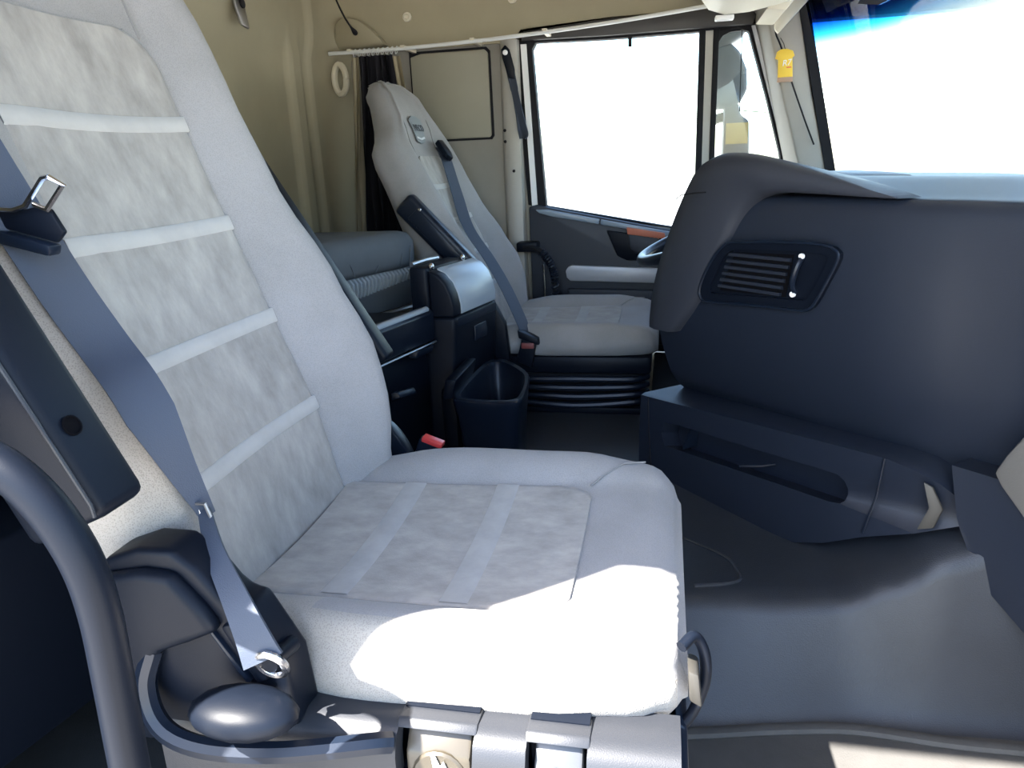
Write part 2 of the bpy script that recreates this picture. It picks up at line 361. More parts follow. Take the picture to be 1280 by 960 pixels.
# outer cab skin so daylight only enters through the openings
mk('trim_6', box(0.44, 0.60, 0.2, 2.75, 1.40, 1.46), 'cab_paint', kind='structure', label='white painted roof edge above the windscreen', cat='trim')

# ------------------------------------------------------------------ driver door
door = empty('door_1', (0, YF, 0.262), 'closed driver door with large window, dark lower panel and silver inlay', 'door', kind='structure')
def dpoly(pts, y, th): return prism([(x, y, z) for x, z in pts], (0, th, 0))
def ringframe(outer, inner, y, th):
    n = len(outer)
    v = [(x, y, z) for x, z in outer]+[(x, y, z) for x, z in inner]+[(x, y+th, z) for x, z in outer]+[(x, y+th, z) for x, z in inner]; f = []
    for i in range(n):
        j = (i+1) % n
        f += [(i, j, j+n, i+n), (i+2*n, i+3*n, j+3*n, j+2*n), (i, i+2*n, j+2*n, j), (i+n, j+n, j+3*n, i+3*n)]
    return v, f
# lower panel, following the falling sill line
low = [(-0.475, 0.27), (-0.478, 0.80), (-0.45, 0.806), (-0.40, 0.795), (0.0, 0.712), (0.20, 0.675), (0.52, 0.64), (0.52, 0.27)]
mk('door_panel', dpoly(low, YF-0.035, 0.07), 'door_plastic', door, bevel=0.008)
mk('sill_strip', dpoly([(-0.452, 0.790), (-0.41, 0.789), (-0.225, 0.751), (-0.228, 0.734), (-0.40, 0.766), (-0.44, 0.778)], YF-0.046, 0.02), 'sill_trim', door, bevel=0.003, label='pale blue sheen sill moulding')
mk('sill_strip', dpoly([(-0.221, 0.750), (0.02, 0.702), (0.02, 0.686), (-0.224, 0.733)], YF-0.046, 0.02), 'sill_trim', door, bevel=0.003)
mk('silver_inlay', dpoly([(-0.340, 0.585), (-0.325, 0.592), (0.10, 0.570), (0.10, 0.520), (-0.332, 0.535), (-0.345, 0.548), (-0.348, 0.572)], YF-0.048, 0.02), 'silver_trim', door, bevel=0.004, label='silver inlay strip')
mk('map_pocket', dpoly([(-0.345, 0.510), (0.12, 0.498), (0.12, 0.30), (-0.28, 0.30)], YF-0.060, 0.03), 'door_plastic', door, bevel=0.012)
mk('pull_recess', dpoly([(-0.205, 0.715), (0.05, 0.672), (0.05, 0.600), (-0.13, 0.603), (-0.165, 0.620)], YF-0.042, 0.02), 'black_plastic', door, bevel=0.012)
hs = mk('inner_handle', dpoly([(-0.125, 0.700), (-0.02, 0.683), (0.0, 0.630), (-0.10, 0.630), (-0.118, 0.650)], YF-0.050, 0.02), 'door_plastic', door, bevel=0.005)
mk('handle_strip', dpoly([(-0.130, 0.722), (0.0, 0.699), (0.002, 0.679), (-0.128, 0.698)], YF-0.056, 0.012), 'orange_strip', hs, bevel=0.002, label='orange ribbed strip')
for i in range(9):
    x = -0.118+i*0.0135; zt = 0.720-(x+0.13)*0.177
    mk('strip_rib', box(x, x+0.004, YF-0.058, YF-0.054, zt-0.020, zt-0.002), 'orange_strip', hs, smooth=False)
mk('door_edge', tube([(-0.345, YF-0.036, 0.50), (-0.30, YF-0.036, 0.40), (-0.27, YF-0.036, 0.30)], 0.004, 6), 'door_plastic', door)
mk('header_panel', dpoly([(-.485, 1.345), (-.482, 1.372), (-.2, 1.392), (.24, 1.398), (.272, 1.370), (.262, 1.343), (-.2, 1.341)], YF-.030, .02), 'header_plastic', door, bevel=.004)
# window frame: outer frame, header recess, glass seals, dividing bar, two panes
fo = [(-0.483, 0.805), (-0.50, 1.10), (-0.512, 1.350), (-0.490, 1.385), (-0.2, 1.40), (0.24, 1.405), (0.285, 1.38), (0.36, 1.14), (0.43, 0.95), (0.50, 0.70), (0.20, 0.68), (0.0, 0.715)]
fi = [(-0.418, 0.800), (-0.438, 1.10), (-0.452, 1.318), (-0.440, 1.338), (-0.2, 1.333), (0.22, 1.336), (0.252, 1.325), (0.318, 1.12), (0.368, 0.95), (0.42, 0.68), (0.20, 0.686), (0.0, 0.720)]
mk('window_frame', ringframe(fo, fi, YF-0.012, 0.045), 'rubber', door, bevel=0.005)
mk('frame_strip', loft([[(-0.468, YF-0.018, 0.80), (-0.448, YF-0.018, 0.80), (-0.448, YF-0.005, 0.80), (-0.468, YF-0.005, 0.80)],
                        [(-0.490, YF-0.018, 1.335), (-0.470, YF-0.018, 1.335), (-0.470, YF-0.005, 1.335), (-0.490, YF-0.005, 1.335)]]), 'cab_paint', door, label='white painted strip of the frame')
mk('frame_strip', loft([[(0.385, YF-0.018, 0.93), (0.402, YF-0.018, 0.93), (0.402, YF-0.005, 0.93), (0.385, YF-0.005, 0.93)],
                        [(0.258, YF-0.018, 1.34), (0.270, YF-0.018, 1.34), (0.270, YF-0.005, 1.34), (0.258, YF-0.005, 1.34)]]), 'silver_trim', door)
mk('divider', join(box(0.098, 0.118, YF-0.015, YF+0.025, 0.68, 1.34), box(0.142, 0.160, YF-0.015, YF+0.025, 0.68, 1.34)), 'rubber', door, bevel=0.003)
mk('divider_strip', box(0.117, 0.143, YF-0.010, YF+0.02, 0.68, 1.34), 'pillar_plastic', door, label='cream strip between the two window panes')
mk('window_pane', dpoly([(-0.430, 0.795), (-0.448, 1.10), (-0.462, 1.335), (0.105, 1.345), (0.105, 0.69), (0.0, 0.71)], YF+0.008, 0.005), 'side_glass', door)
mk('quarter_pane', dpoly([(0.155, 0.685), (0.155, 1.342), (0.255, 1.335), (0.325, 1.12), (0.375, 0.95), (0.43, 0.675)], YF+0.008, 0.005), 'side_glass', door)
mk('frame_corner', dpoly([(0.155, 1.342), (0.155, 1.28), (0.160, 1.30), (0.172, 1.318), (0.195, 1.328), (0.23, 1.33), (0.23, 1.342)], YF-0.006, 0.02), 'rubber', door)
mk('pane_line', tube(crom([(0.232, YF+0.004, 1.33), (0.234, YF+0.004, 1.20), (0.236, YF+0.004, 1.095), (0.243, YF+0.004, 1.088), (0.32, YF+0.004, 1.078)], 4), 0.0016, 6), 'rubber', door)
mk('blind_tab', box(-0.13, -0.118, YF-0.008, YF+0.0, 1.305, 1.335), 'rubber', door)

# ------------------------------------------------------------------ seats
def second(o, material, test):
    o.data.materials.append(MATS[material]); w0 = WORLD[o]
    for p in o.data.polygons:
        if test(p.center+w0): p.material_index = 1
def seat(name, label, Yc, crease, rec, fk, zc, front, pw, far=False, pk=1.0, pn=1.0, pl=None):
    """crease: (x, z) where back meets cushion; rec: recline; fk: length scale of the back; zc cushion height; front: x of the cushion nose"""
    root = empty(name, ((crease[0]+front)/2, Yc, 0.10 if not far else 0.262), label, 'seat', 'cab seats')
    t = rad(rec); sd_ = Vector((-math.sin(t), 0, math.cos(t))); nd = Vector((math.cos(t), 0, math.sin(t))); c0 = Vector((crease[0], Yc, crease[1]))
    def BP(y, s, d): return c0+sd_*s+nd*d+Vector((0, y, 0))
    W = [(-0.06, .235), (0, .25), (.10, .268), (.20, .272), (.30, .268), (.45, .256), (.58, .255), (.68, .262), (.745, .250), (.79, .205), (.83, .168), (.89, .152), (.93, .136), (.96, .108), (.978, .075), (.987, .035)]
    PR = [(-0.06, .035), (0, .055), (.10, .076), (.20, .084), (.30, .074), (.45, .052), (.60, .042), (.70, .034), (.80, .016), (.90, .006), (.985, -.01)]
    LF = [(-0.06, -.01), (0, 0), (.15, .012), (.30, .006), (.5, 0), (.72, 0), (.80, .010), (.90, .012), (.96, .0), (.985, -.02)]
    TH = [(-0.06, .09), (.3, .12), (.7, .10), (.8, .085), (.93, .07), (.985, .04)]
    def front_d(y, s):
        return lerp(LF, s)-.004+.010*(y/pw)**2
    rings = []
    S_ = [-0.06+0.0418*i for i in range(24)]+[.925, .945, .96, .972, .981, .986]
    for s in S_:
        w, p, th = lerp(W, s), lerp(PR, s)*pk, lerp(TH, s); lf = lerp(LF, s); q = min(pw, w*0.62)
        ql = min(pl or pw, w*.62); pn_ = p*pn
        half = [(q, front_d(min(q, pw), s)), (q+(w-q)*.30, lf+p*.52+.008), (q+(w-q)*.58, lf+p*.98+.006), (w-.026, lf+p*.78), (w-.005, lf+p*.32-.006), (w, lf-.03), (w-.012, lf-th*.7), (w*.72, lf-th)]
        halfl = [(ql, front_d(min(ql, pw), s)), (ql+(w-ql)*.30, lf+pn_*.52+.008), (ql+(w-ql)*.58, lf+pn_*.98+.006), (w-.026, lf+pn_*.78), (w-.005, lf+pn_*.32-.006), (w, lf-.03), (w-.012, lf-th*.7), (w*.72, lf-th)]
        pts = crom([(a, b, 0) for a, b in half], 4); ptl = crom([(a, b, 0) for a, b in halfl], 4)
        inner = [(-ql+(q+ql)*i/16, front_d(max(-pw, -ql+(q+ql)*i/16), s)) for i in range(1, 16)]
        rt_ = [(v.x, v.y) for v in pts]
        loop = inner+rt_+[(-v.x, v.y) for v in reversed(ptl)]
        rings.append([BP(y, s*fk, d) for y, d in loop])
    body = mk('backrest', loft(rings), 'seat_cloth', root, angle=80)
    
    if not far: second(body, 'mesh_cloth', lambda c: c.y < Yc-.212)
    # centre panel of suede with paler stripes
    s1 = .678; r = .055; kl = (pl or pw)/pw
    def lim(s):
        if s <= s1-r: return pw
        k = s-(s1-r); return pw-r+math.sqrt(max(0, r*r-k*k))
    prow = []
    for s in [-0.03+i*(s1-r+.03)/16 for i in range(17)]+[s1-r+r*math.sin(rad(a)) for a in (15, 30, 45, 60, 72, 82, 90)]:
        L = lim(s); top = (s >= s1-1e-6)
        us = [-1, -.985, -.96]+[-.9+.15*i for i in range(13)]+[.96, .985, 1]
        prow.append([BP(u*L*(kl if u < 0 else 1), s*fk, .0006+front_d(max(-pw, u*L*(kl if u < 0 else 1)), s)+(-.006 if (abs(u) == 1 or top) else (.001 if abs(u) > .98 else .0035))) for u in us])
    pan = mk('backrest_panel', grid(prow), 'suede', root, angle=80, label='mottled suede centre panel')
    for sc_ in (.555, .418, .281, .144):
        L = lim(sc_)-.0006; h = .0105
        rows_ = [[BP((-L+2*L*i/12)*(kl if i < 6 else 1), (sc_+k)*fk, front_d(max(-pw, (-L+2*L*i/12)*(kl if i < 6 else 1)), sc_)+e) for i in range(13)] for k, e in ((-h, .0036), (-h+.0015, .0058), (h-.0015, .0058), (h, .0036))]
        mk('stripe', grid(rows_), 'suede_stripe', pan, angle=80)
    # seam cords between panel, bolsters and shoulder yoke
    cord = [BP(lim(s)*1.003, s*fk, front_d(pw, s)-.002) for s in [-.01+i*.0254 for i in range(28)]]
    cord2 = [BP(-lim(s)*1.003*kl, s*fk, front_d(pw, s)-.002) for s in [-.01+i*.0254 for i in range(28)]]
    mk('seam', tube(cord, .0016, 6), 'cloth_seam', body); mk('seam', tube(cord2, .0016, 6), 'cloth_seam', body)
    topc = [BP(y, (s1+.0)*fk, front_d(y, s1)-.001) for y in [(pw-r)*(-1+2*i/8) for i in range(9)]]
    mk('seam', tube(topc, .0016, 6), 'cloth_seam', body)
    for sg in (-1, 1):
        yk = [BP(sg*(pw-.012), s*fk, front_d(pw-.012, s)+.001) for s in (.668, .70, .74, .78, .82)]
        mk('seam', tube(yk, .0014, 6), 'cloth_seam', body)
    # cushion
    x0, x1 = crease[0]-.02, front
    cw = [(0, .215), (.12, .240), (.4, .262), (.75, .258), (.9, .246), (.965, .230), (1, .20)]
    ck = [(0, .9), (.1, 1), (.88, 1), (.94, .95), (.975, .80), (1, .45)]
    bp_ = [(0, .012), (.3, .030), (.7, .026), (.92, .012), (1, .0)]
    tilt = .012; zb = zc-.052
    cpw = lambda f: pw+.018+.012*f
    def top_z(y, f): return zc+tilt*f+.010*(y/cpw(f))**2-.004*math.sin(math.pi*f)
    rings = []
    for f in [i/22 for i in range(20)]+[.89, .92, .945, .965, .98, .99, 1.0]:
        w, k, b = lerp(cw, f), lerp(ck, f), lerp(bp_, f); q = min(cpw(f), w*.66); tz = zc+tilt*f
        half = [(q, top_z(q, f)), (q+(w-q)*.35, tz+.010+b*.7), (q+(w-q)*.68, tz+b+.006), (w-.016, tz+b*.55), (w, tz-.014), (w-.004, tz-.040), (w-.03, zb), (w*.5, zb-.004)]
        pts = [(v.x, v.y) for v in crom([(a, c_, 0) for a, c_ in half], 4)]
        loop = [(-q+2*q*i/14, top_z(-q+2*q*i/14, f)) for i in range(1, 14)]+pts+[(-a, c_) for a, c_ in reversed(pts)]
        rings.append([Vector((x0+(x1-x0)*f, Yc+y, zb+.006+(z-zb-.006)*k)) for y, z in loop])
    cush = mk('cushion', loft(rings), 'seat_cloth', root, angle=80)
    if not far: second(cush, 'mesh_cloth', lambda c: c.y < Yc-.215 or (c.y < Yc-.16 and c.x < crease[0]+.12))
    f1 = .765; rows_ = []
    for f in [.05+i*(f1-.05-.09)/10 for i in range(11)]+[f1-.09+.09*math.sin(rad(a)) for a in (20, 40, 60, 75, 90)]:
        kk = f-(f1-.09); L = cpw(f) if kk <= 0 else cpw(f)-.04+.04*math.sqrt(max(0, 1-(kk/.09)**2))
        us = [-1, -.985, -.96]+[-.9+.15*i for i in range(13)]+[.96, .985, 1]
        rows_.append([Vector((x0+(x1-x0)*f, Yc+u*L, top_z(u*L, f)+(-.005 if (abs(u) == 1 or f > f1-1e-6) else (.0012 if abs(u) > .98 else .0035)))) for u in us])
    cp = mk('cushion_panel', grid(rows_), 'suede', root, angle=80, label='mottled suede seat panel')
    for xs in (.255, .525):
        L = cpw(xs)-.004
        rr = [[Vector((x0+(x1-x0)*(xs+k), Yc-L+2*L*i/12, top_z(-L+2*L*i/12, xs)+e)) for i in range(13)] for k, e in ((-.032, .0034), (-.029, .0043), (.029, .0043), (.032, .0034))]
        mk('stripe', grid(rr), 'suede_stripe_soft', cp, angle=80)
    mk('seam', tube([Vector((x0+(x1-x0)*f, Yc+cpw(.75)*.97+k, top_z(cpw(.75), .75)+dz)) for f, k, dz in ((.755, 0, .003), (.79, .02, .012), (.84, .045, .020), (.90, .062, .016))], .0013, 6), 'cloth_seam', cush)
    for sg in (-1, 1):
        mk('seam', tube([Vector((x0+(x1-x0)*f, Yc+sg*cpw(f)*1.003, top_z(cpw(f), f)-.001)) for f in [.05+i*.0625 for i in range(11)]], .0016, 6), 'cloth_seam', cush)
    return root, BP, body, cush, top_z, cpw, (x0, x1), lerp, front_d

pseat, PB, pbody, pcush, ptop, pcpw, px01, _, pfd = seat('passenger_seat', 'light grey passenger seat in the foreground with sunlit cushion edge', 0.812, (-0.468, 0.500), 18.0, 1.0, 0.500, 0.030, 0.130, pn=.5, pl=.168)
dseat, DB, dbody, dcush, dtop, dcpw, dx01, _, dfd = seat('driver_seat', 'grey driver seat with high headrest in front of the far window', 2.25, (-0.490, 0.490), 24.0, 0.80, 0.478, -0.012, 0.125, far=True, pk=.7)

# --- passenger seat: armrests, base, belt, controls
def armrest_box(root, c0, c1, y0, y1, wdt, name='armrest', mat_='satin_plastic', bev=0.010):
    a, b = Vector(c0), Vector(c1); t = (b-a).normalized(); n = Vector((t.z, 0, -t.x))
    poly = [a-n*wdt[0], b-n*wdt[1], b+n*wdt[1], a+n*wdt[0]]
    return mk(name, prism([(p.x, y0, p.z) for p in poly], (0, y1-y0, 0)), mat_, root, bevel=bev, seg=3)
# folded-up outboard armrest, hollow underside facing the door
oa = armrest_box(pseat, (-0.463, 0, 0.697), (-0.621, 0, 1.045), 0.447, 0.502, (0.042, 0.038), mat_='black_plastic', bev=0.010)
ax = Vector((-0.158, 0, 0.348)).normalized(); an = Vector((ax.z, 0, -ax.x))
P0 = Vector((-0.463, 0.4455, 0.697))
mk('armrest_rim', tube([P0+an*0.036+ax*0.004, P0+an*0.039+ax*0.014, P0+an*0.0385+ax*0.10, P0+an*0.0365+ax*0.25, P0+an*0.035+ax*0.37], .0018, 8), 'shield_plastic', oa, label='worn grey edge')
mk('bolt_hole', lathe([(.0105, 0), (.0105, -.0015), (.0090, -.0015), (.0085, .004), (.002, .004)], P0+ax*0.060-an*0.004+Vector((0, 0, 0)), (0, 1, 0), 18), 'hole_shade', oa)
mk('bolt_hole', lathe([(.0085, 0), (.0085, .0015), (.0072, .0015), (.007, -.003), (.002, -.003)], P0+ax*0.075+an*0.0425+Vector((0, .022, 0)), an, 18), 'hole_shade', oa)
# inboard armrest, only its edge shows past the bolster
ia = armrest_box(pseat, (-0.456, 0, 0.655), (-0.648, 0, 0.985), 1.088, 1.128, (0.026, 0.022), mat_='black_plastic', bev=0.008)
mk('armrest_slider', box(-0.632, -0.618, 1.085, 1.131, 0.955, 0.975), 'black_plastic', ia, bevel=0.003)
# recliner cover on the door side
cov = [(-0.520, 0.60), (-0.500, 0.634), (-0.462, 0.648), (-0.428, 0.648), (-0.404, 0.630), (-0.386, 0.604), (-0.374, 0.594), (-0.360, 0.592), (-0.330, 0.535), (-0.325, 0.47), (-0.50, 0.43), (-0.53, 0.50)]
rc = mk('recliner_cover', prism([(x, 0.512, z) for x, z in cov], (0, 0.045, 0)), 'black_plastic', pseat, bevel=0.012, seg=3)
face = [(-0.53, 0.53), (-0.505, 0.622), (-0.455, 0.632), (-0.424, 0.630), (-0.398, 0.598), (-0.384, 0.576), (-0.418, 0.560), (-0.452, 0.546), (-0.468, 0.522), (-0.50, 0.50)]
mk('cover_shoulder', prism([(x, 0.498, z) for x, z in face], (0, 0.02, 0)), 'black_plastic', rc, bevel=0.009, seg=3)
mk('cover_rib', prism([(-0.386, 0.505, 0.578), (-0.374, 0.505, 0.582), (-0.345, 0.505, 0.525), (-0.358, 0.505, 0.520)], (0, 0.012, 0)), 'black_plastic', rc, bevel=0.004)
mk('cover_rib', prism([(-0.400, 0.507, 0.570), (-0.396, 0.507, 0.572), (-0.364, 0.507, 0.520), (-0.370, 0.507, 0.518)], (0, 0.01, 0)), 'satin_plastic', rc, bevel=0.002)
# hand dish in front of the recliner cover
dish = crom([(-0.462, 0.508, 0.545), (-0.470, 0.500, 0.515), (-0.462, 0.492, 0.485), (-0.440, 0.486, 0.468), (-0.40, 0.484, 0.461), (-0.34, 0.486, 0.464), (-0.29, 0.494, 0.468), (-0.25, 0.504, 0.470), (-0.236, 0.512, 0.466)], 5)
mk('dish_rim', tube(dish, 0.010, 8), 'satin_plastic', pseat)
mk('adjuster_knob', ellipsoid((-0.356, 0.478, 0.513), (0.052, 0.030, 0.019)), 'black_plastic', pseat)
# side shield below the cushion with two scalloped switch bays
def arch(x0, x1, zt, zb_, n=7):
    c = (x0+x1)/2; h = (x1-x0)/2
    return [(x0, zb_)]+[(c-h*math.cos(math.pi*i/n)*(1 if 0 < i < n else 1), zt-0.018+0.018*math.sin(math.pi*i/n)) for i in range(n+1)]+[(x1, zb_)]
sprof = [(0.560, 0.474), (0.532, 0.478), (0.515, 0.470), (0.508, 0.452), (0.507, 0.36), (0.52, 0.24), (0.54, 0.13)]
def shield(x0, x1, nm='side_shield'):
    xs = [x0+(x1-x0)*i/6 for i in range(7)]
    return mk(nm, sheet([[(x, y, z) for y, z in sprof] for x in xs], (0, 0.02, -0.004)), 'shield_plastic', pseat, angle=50)
shield(-0.475, -0.232); shield(-0.160, -0.112); shield(-0.058, 0.022)
mk('shield_lower', sheet([[(x, y, z) for y, z in ((0.515, 0.425), (0.513, 0.36), (0.524, 0.24), (0.545, 0.13))] for x in (-0.47, -0.2, 0.018)], (0, 0.02, 0)), 'black_plastic', pseat)
for (a, b, m2, nm) in ((-0.232, -0.160, 'tan_panel', 'switch'), (-0.112, -0.058, 'grey_panel', 'switch')):
    mk('bay_lip', prism([(a-.002, .522, .474), (a-.002, .530, .480), (a-.002, .555, .478), (a-.002, .555, .470), (a-.002, .530, .471)], (b-a+.004, 0, 0)), 'shield_plastic', pseat, bevel=.002)
    mk('bay_back', box(a, b, 0.545, 0.56, 0.36, 0.48), 'black_plastic', pseat)
    sw = mk(nm, prism([(a+0.006, 0.516, 0.37), (a+0.006, 0.518, 0.450), (a+0.006, 0.534, 0.470), (a+0.006, 0.545, 0.470), (a+0.006, 0.545, 0.37)], (b-a-0.010, 0, 0)), m2, pseat, bevel=0.004)
    mk('switch_dish', lathe([(0.0005, 0.0005), ((b-a)*0.33, 0.002), ((b-a)*0.36, 0.0), ((b-a)*0.36, -0.002)], ((a+b)/2+0.002, 0.5165, 0.430), (0, -1, 0.05), 20), m2, sw)
    c = (a+b)/2+0.006
    mk('switch_mark', prism([(c-0.010, 0.5135, 0.456), (c-0.006, 0.5135, 0.455), (c-0.002, 0.5135, 0.443), (c+0.002, 0.5135, 0.449), (c+0.005, 0.5135, 0.440), (c+0.014, 0.5135, 0.430), (c-0.007, 0.5135, 0.430)], (0, 0.001, 0)), 'white_mark', sw, smooth=False, label='white printed seat icon')
# pedestal, front face and release handle
mk('pedestal', box(-0.46, 0.015, 0.56, 1.06, 0.10, 0.452), 'black_plastic', pseat, bevel=0.012)
mk('front_shield', prism([(0.018, 0.53, 0.45), (0.030, 0.53, 0.44), (0.034, 0.53, 0.30), (0.02, 0.53, 0.13), (0.0, 0.53, 0.13)], (0, 0.5, 0)), 'satin_plastic', pseat, bevel=0.006)
mk('release_handle', tube(crom([(0.022, 0.60, 0.53), (0.034, 0.615, 0.532), (0.044, 0.62, 0.512), (0.046, 0.62, 0.480), (0.036, 0.615, 0.448), (0.024, 0.605, 0.436)], 5), 0.0055, 10), 'black_plastic', pseat)
mk('slide_lever', prism([(0.028, 0.585, 0.515), (0.038, 0.585, 0.512), (0.042, 0.585, 0.475), (0.030, 0.585, 0.482)], (0, 0.03, 0)), 'lever_grey', pseat, bevel=0.003)
# recliner cover and belt buckle on the inboard side
cr = crom([(-0.500, 1.10, 0.560), (-0.465, 1.10, 0.555), (-0.440, 1.10, 0.535), (-0.420, 1.10, 0.500), (-0.410, 1.10, 0.46)], 5)
mk('recliner_cover', prism([tuple(p) for p in cr]+[(-0.52, 1.10, 0.44)], (0, 0.03, 0)), 'satin_plastic', pseat, bevel=0.004)
bk = mk('buckle', prism([(-0.428, 1.115, 0.455), (-0.402, 1.115, 0.522), (-0.366, 1.115, 0.508), (-0.388, 1.115, 0.44)], (0, 0.022, 0)), 'satin_plastic', pseat, bevel=0.003)
mk('release_button', prism([(-0.396, 1.112, 0.525), (-0.362, 1.112, 0.512), (-0.364, 1.112, 0.504), (-0.398, 1.112, 0.517)], (0, 0.022, 0)), 'red_plastic', bk, bevel=0.0015, label='red release button')
# lap and shoulder belt
bpath = crom([(-.67, .56, 1.25), (-.638, .562, 1.15), (-.612, .565, 1.06), (-.596, .570, 1.011), (-.578, .575, .961), (-.562, .580, .917), (-.539, .583, .865), (-.514, .585, .818), (-.482, .573, .785), (-.460, .568, .746), (-.446, .572, .700), (-.432, .580, .648)], 4)
belt = mk('seat_belt', ribbon(bpath, [0.047]*(len(bpath)-10)+[0.047-0.0035*i for i in range(10)], Vector((0.42, 0.88, 0.2))), 'webbing', pseat, angle=60)
bl = crom([(-0.434, 0.578, 0.655), (-0.402, 0.540, 0.632), (-0.366, 0.508, 0.606), (-0.346, 0.494, 0.580), (-0.336, 0.489, 0.560)], 5)
mk('lap_strap', ribbon(bl, [0.012+0.0012*i for i in range(len(bl))], Vector((0.9, 0.3, 0.3)), 0.004), 'webbing', belt, angle=60)
mk('strap_loop', tube([(-0.440, 0.574, 0.664), (-0.426, 0.570, 0.666), (-0.421, 0.570, 0.648), (-0.434, 0.574, 0.644), (-0.440, 0.574, 0.664)], 0.002, 6), 'steel', belt)
mk('belt_anchor', tube([(-0.332+0.013*math.cos(a), 0.494-0.006*math.sin(a), 0.553+0.015*math.sin(a)) for a in [2*math.pi*i/20 for i in range(21)]], 0.0036, 8), 'chrome', belt)
mk('anchor_bolt', tube([(-0.334, .494, .553), (-0.334, .535, .545)], .008, 10), 'black_plastic', belt)
tg = mk('belt_tongue', prism([(-.640, .566, .950), (-.584, .566, .946), (-.547, .566, .945), (-.534, .566, .948), (-.524, .566, .944), (-.514, .566, .924), (-.524, .566, .915), (-.587, .566, .932), (-.640, .566, .940)], (0, .006, 0)), 'black_plastic', belt, bevel=0.002)
mk('tongue_bar', prism([(-.640, .556, .938), (-.588, .556, .931), (-.522, .556, .914), (-.526, .556, .904), (-.591, .556, .920), (-.640, .556, .927)], (0, .016, 0)), 'satin_plastic', belt, bevel=0.003)
mk('tongue_plate', join(tube([(-.590, .562, .948), (-.556, .562, .945), (-.543, .562, .948), (-.518, .560, .970), (-.511, .560, .971)], .0026, 6), tube([(-.512, .560, .971), (-.500, .561, .964), (-.523, .563, .944), (-.535, .563, .949)], .0026, 6)), 'chrome', belt)
# --- driver seat: armrest, belt, buckle, base, badge
da = armrest_box(dseat, (-0.505, 0, 0.662), (-0.700, 0, 0.868), 1.955, 2.000, (0.030, 0.034), bev=0.012)
mk('armrest_slider', prism([(-0.655, 1.953, 0.85), (-0.535, 1.953, 0.712), (-0.560, 1.953, 0.690), (-0.685, 1.953, 0.825)], (0, 0.004, 0)), 'satin_plastic', da, bevel=0.004)
for p in ((-0.648, 1.952, 0.846), (-0.556, 1.952, 0.690)):
    mk('armrest_bolt', lathe([(0.0045, 0), (0.004, 0.003), (0.001, 0.0035)], p, (0, -1, 0), 10), 'chrome', da)
mk('recliner_cover', prism([(-0.485, 1.965, 0.62), (-0.465, 1.965, 0.60), (-0.430, 1.965, 0.53), (-0.42, 1.965, 0.42), (-0.54, 1.965, 0.42), (-0.54, 1.965, 0.58)], (0, 0.03, 0)), 'black_plastic', dseat, bevel=0.008)
bpath = crom([DB(0.105, .56, .022), DB(0.092, .52, .026), DB(0.045, .41, .022), DB(-0.04, .30, .030), DB(-0.10, .19, .062), (-0.460, 2.10, 0.625), (-0.418, 2.05, 0.565), (-0.385, 2.01, 0.51), (-0.370, 2.0, 0.475)], 6)
dbelt = mk('seat_belt', ribbon(bpath, 0.046, Vector((0.35, 0.9, 0.1))), 'webbing', dseat, angle=60)
mk('belt_guide', prism([DB(0.075, .575, .018), DB(0.125, .575, .018), DB(0.125, .525, .028), DB(0.09, .505, .034), DB(0.06, .52, .03)], (0.012, 0, 0.012)), 'black_plastic', dbelt, bevel=0.004)
b2 = mk('buckle', prism([(-0.405, 1.975, 0.42), (-0.385, 1.975, 0.492), (-0.345, 1.975, 0.478), (-0.362, 1.975, 0.40)], (0, 0.026, 0)), 'black_plastic', dseat, bevel=0.004)
mk('belt_tongue', prism([(-0.398, 1.972, 0.510), (-0.340, 1.972, 0.485), (-0.337, 1.972, 0.468), (-0.352, 1.972, 0.470), (-0.395, 1.972, 0.487)], (0, 0.036, 0)), 'black_plastic', b2, bevel=0.003)
mk('release_button', box(-0.388, -0.352, 1.970, 1.976, 0.458, 0.474), 'dull_red', b2, bevel=0.002)
mk('seat_pan', box(-0.45, -0.03, 2.005, 2.50, 0.375, 0.428), 'black_plastic', dseat, bevel=0.012)
mk('pedestal', box(-0.42, -0.06, 2.03, 2.47, 0.262, 0.38), 'rubber', dseat, bevel=0.01)
for i in range(4):
    z = 0.298+i*0.022
    mk('bellows_fold', tube(crom([(-0.43, 2.02, z), (-0.40, 1.992, z), (-0.24, 1.984, z-0.004*(2-i)), (-0.08, 1.990, z+0.004), (-0.04, 2.02, z+0.006)], 5), 0.010, 8, 0.9), 'satin_plastic', dseat)
mk('slide_rail', box(-0.46, 0.02, 1.995, 2.02, 0.262, 0.280), 'black_plastic', dseat, bevel=0.003)
mk('rail_stop', box(-0.03, 0.005, 1.985, 2.0, 0.283, 0.289), 'steel', dseat)
# embroidered badge on the headrest
def bd(y, s): return DB(y, s*0.80, dfd(y*0.3, s)+.006)
bg = mk('headrest_badge', sheet([[bd(-.052, .815), bd(-.02, .828), bd(.02, .828), bd(.052, .815)], [bd(-.046, .78), bd(-.02, .785), bd(.02, .785), bd(.046, .78)], [bd(-.036, .735), bd(-.015, .728), bd(.015, .728), bd(.036, .735)]], (0.003, 0, 0.001)), 'badge_cloth', dseat, label='grey shield badge with dark lettering')
hx = Vector((0, 1, 0)); hy = (DB(0, 1, 0)-DB(0, 0, 0))
mk('badge_text', text_geo('IVECO', 0.030, DB(0, .78*.80, dfd(0, .78)+.011), hx, hy), 'badge_letter', bg, smooth=False)
mk('badge_bar', ribbon([bd(-.034, .748)+Vector((.004, 0, .001)), bd(0, .742)+Vector((.004, 0, .001)), bd(.034, .748)+Vector((.004, 0, .001))], 0.006, hy, 0.002), 'badge_bar', bg)

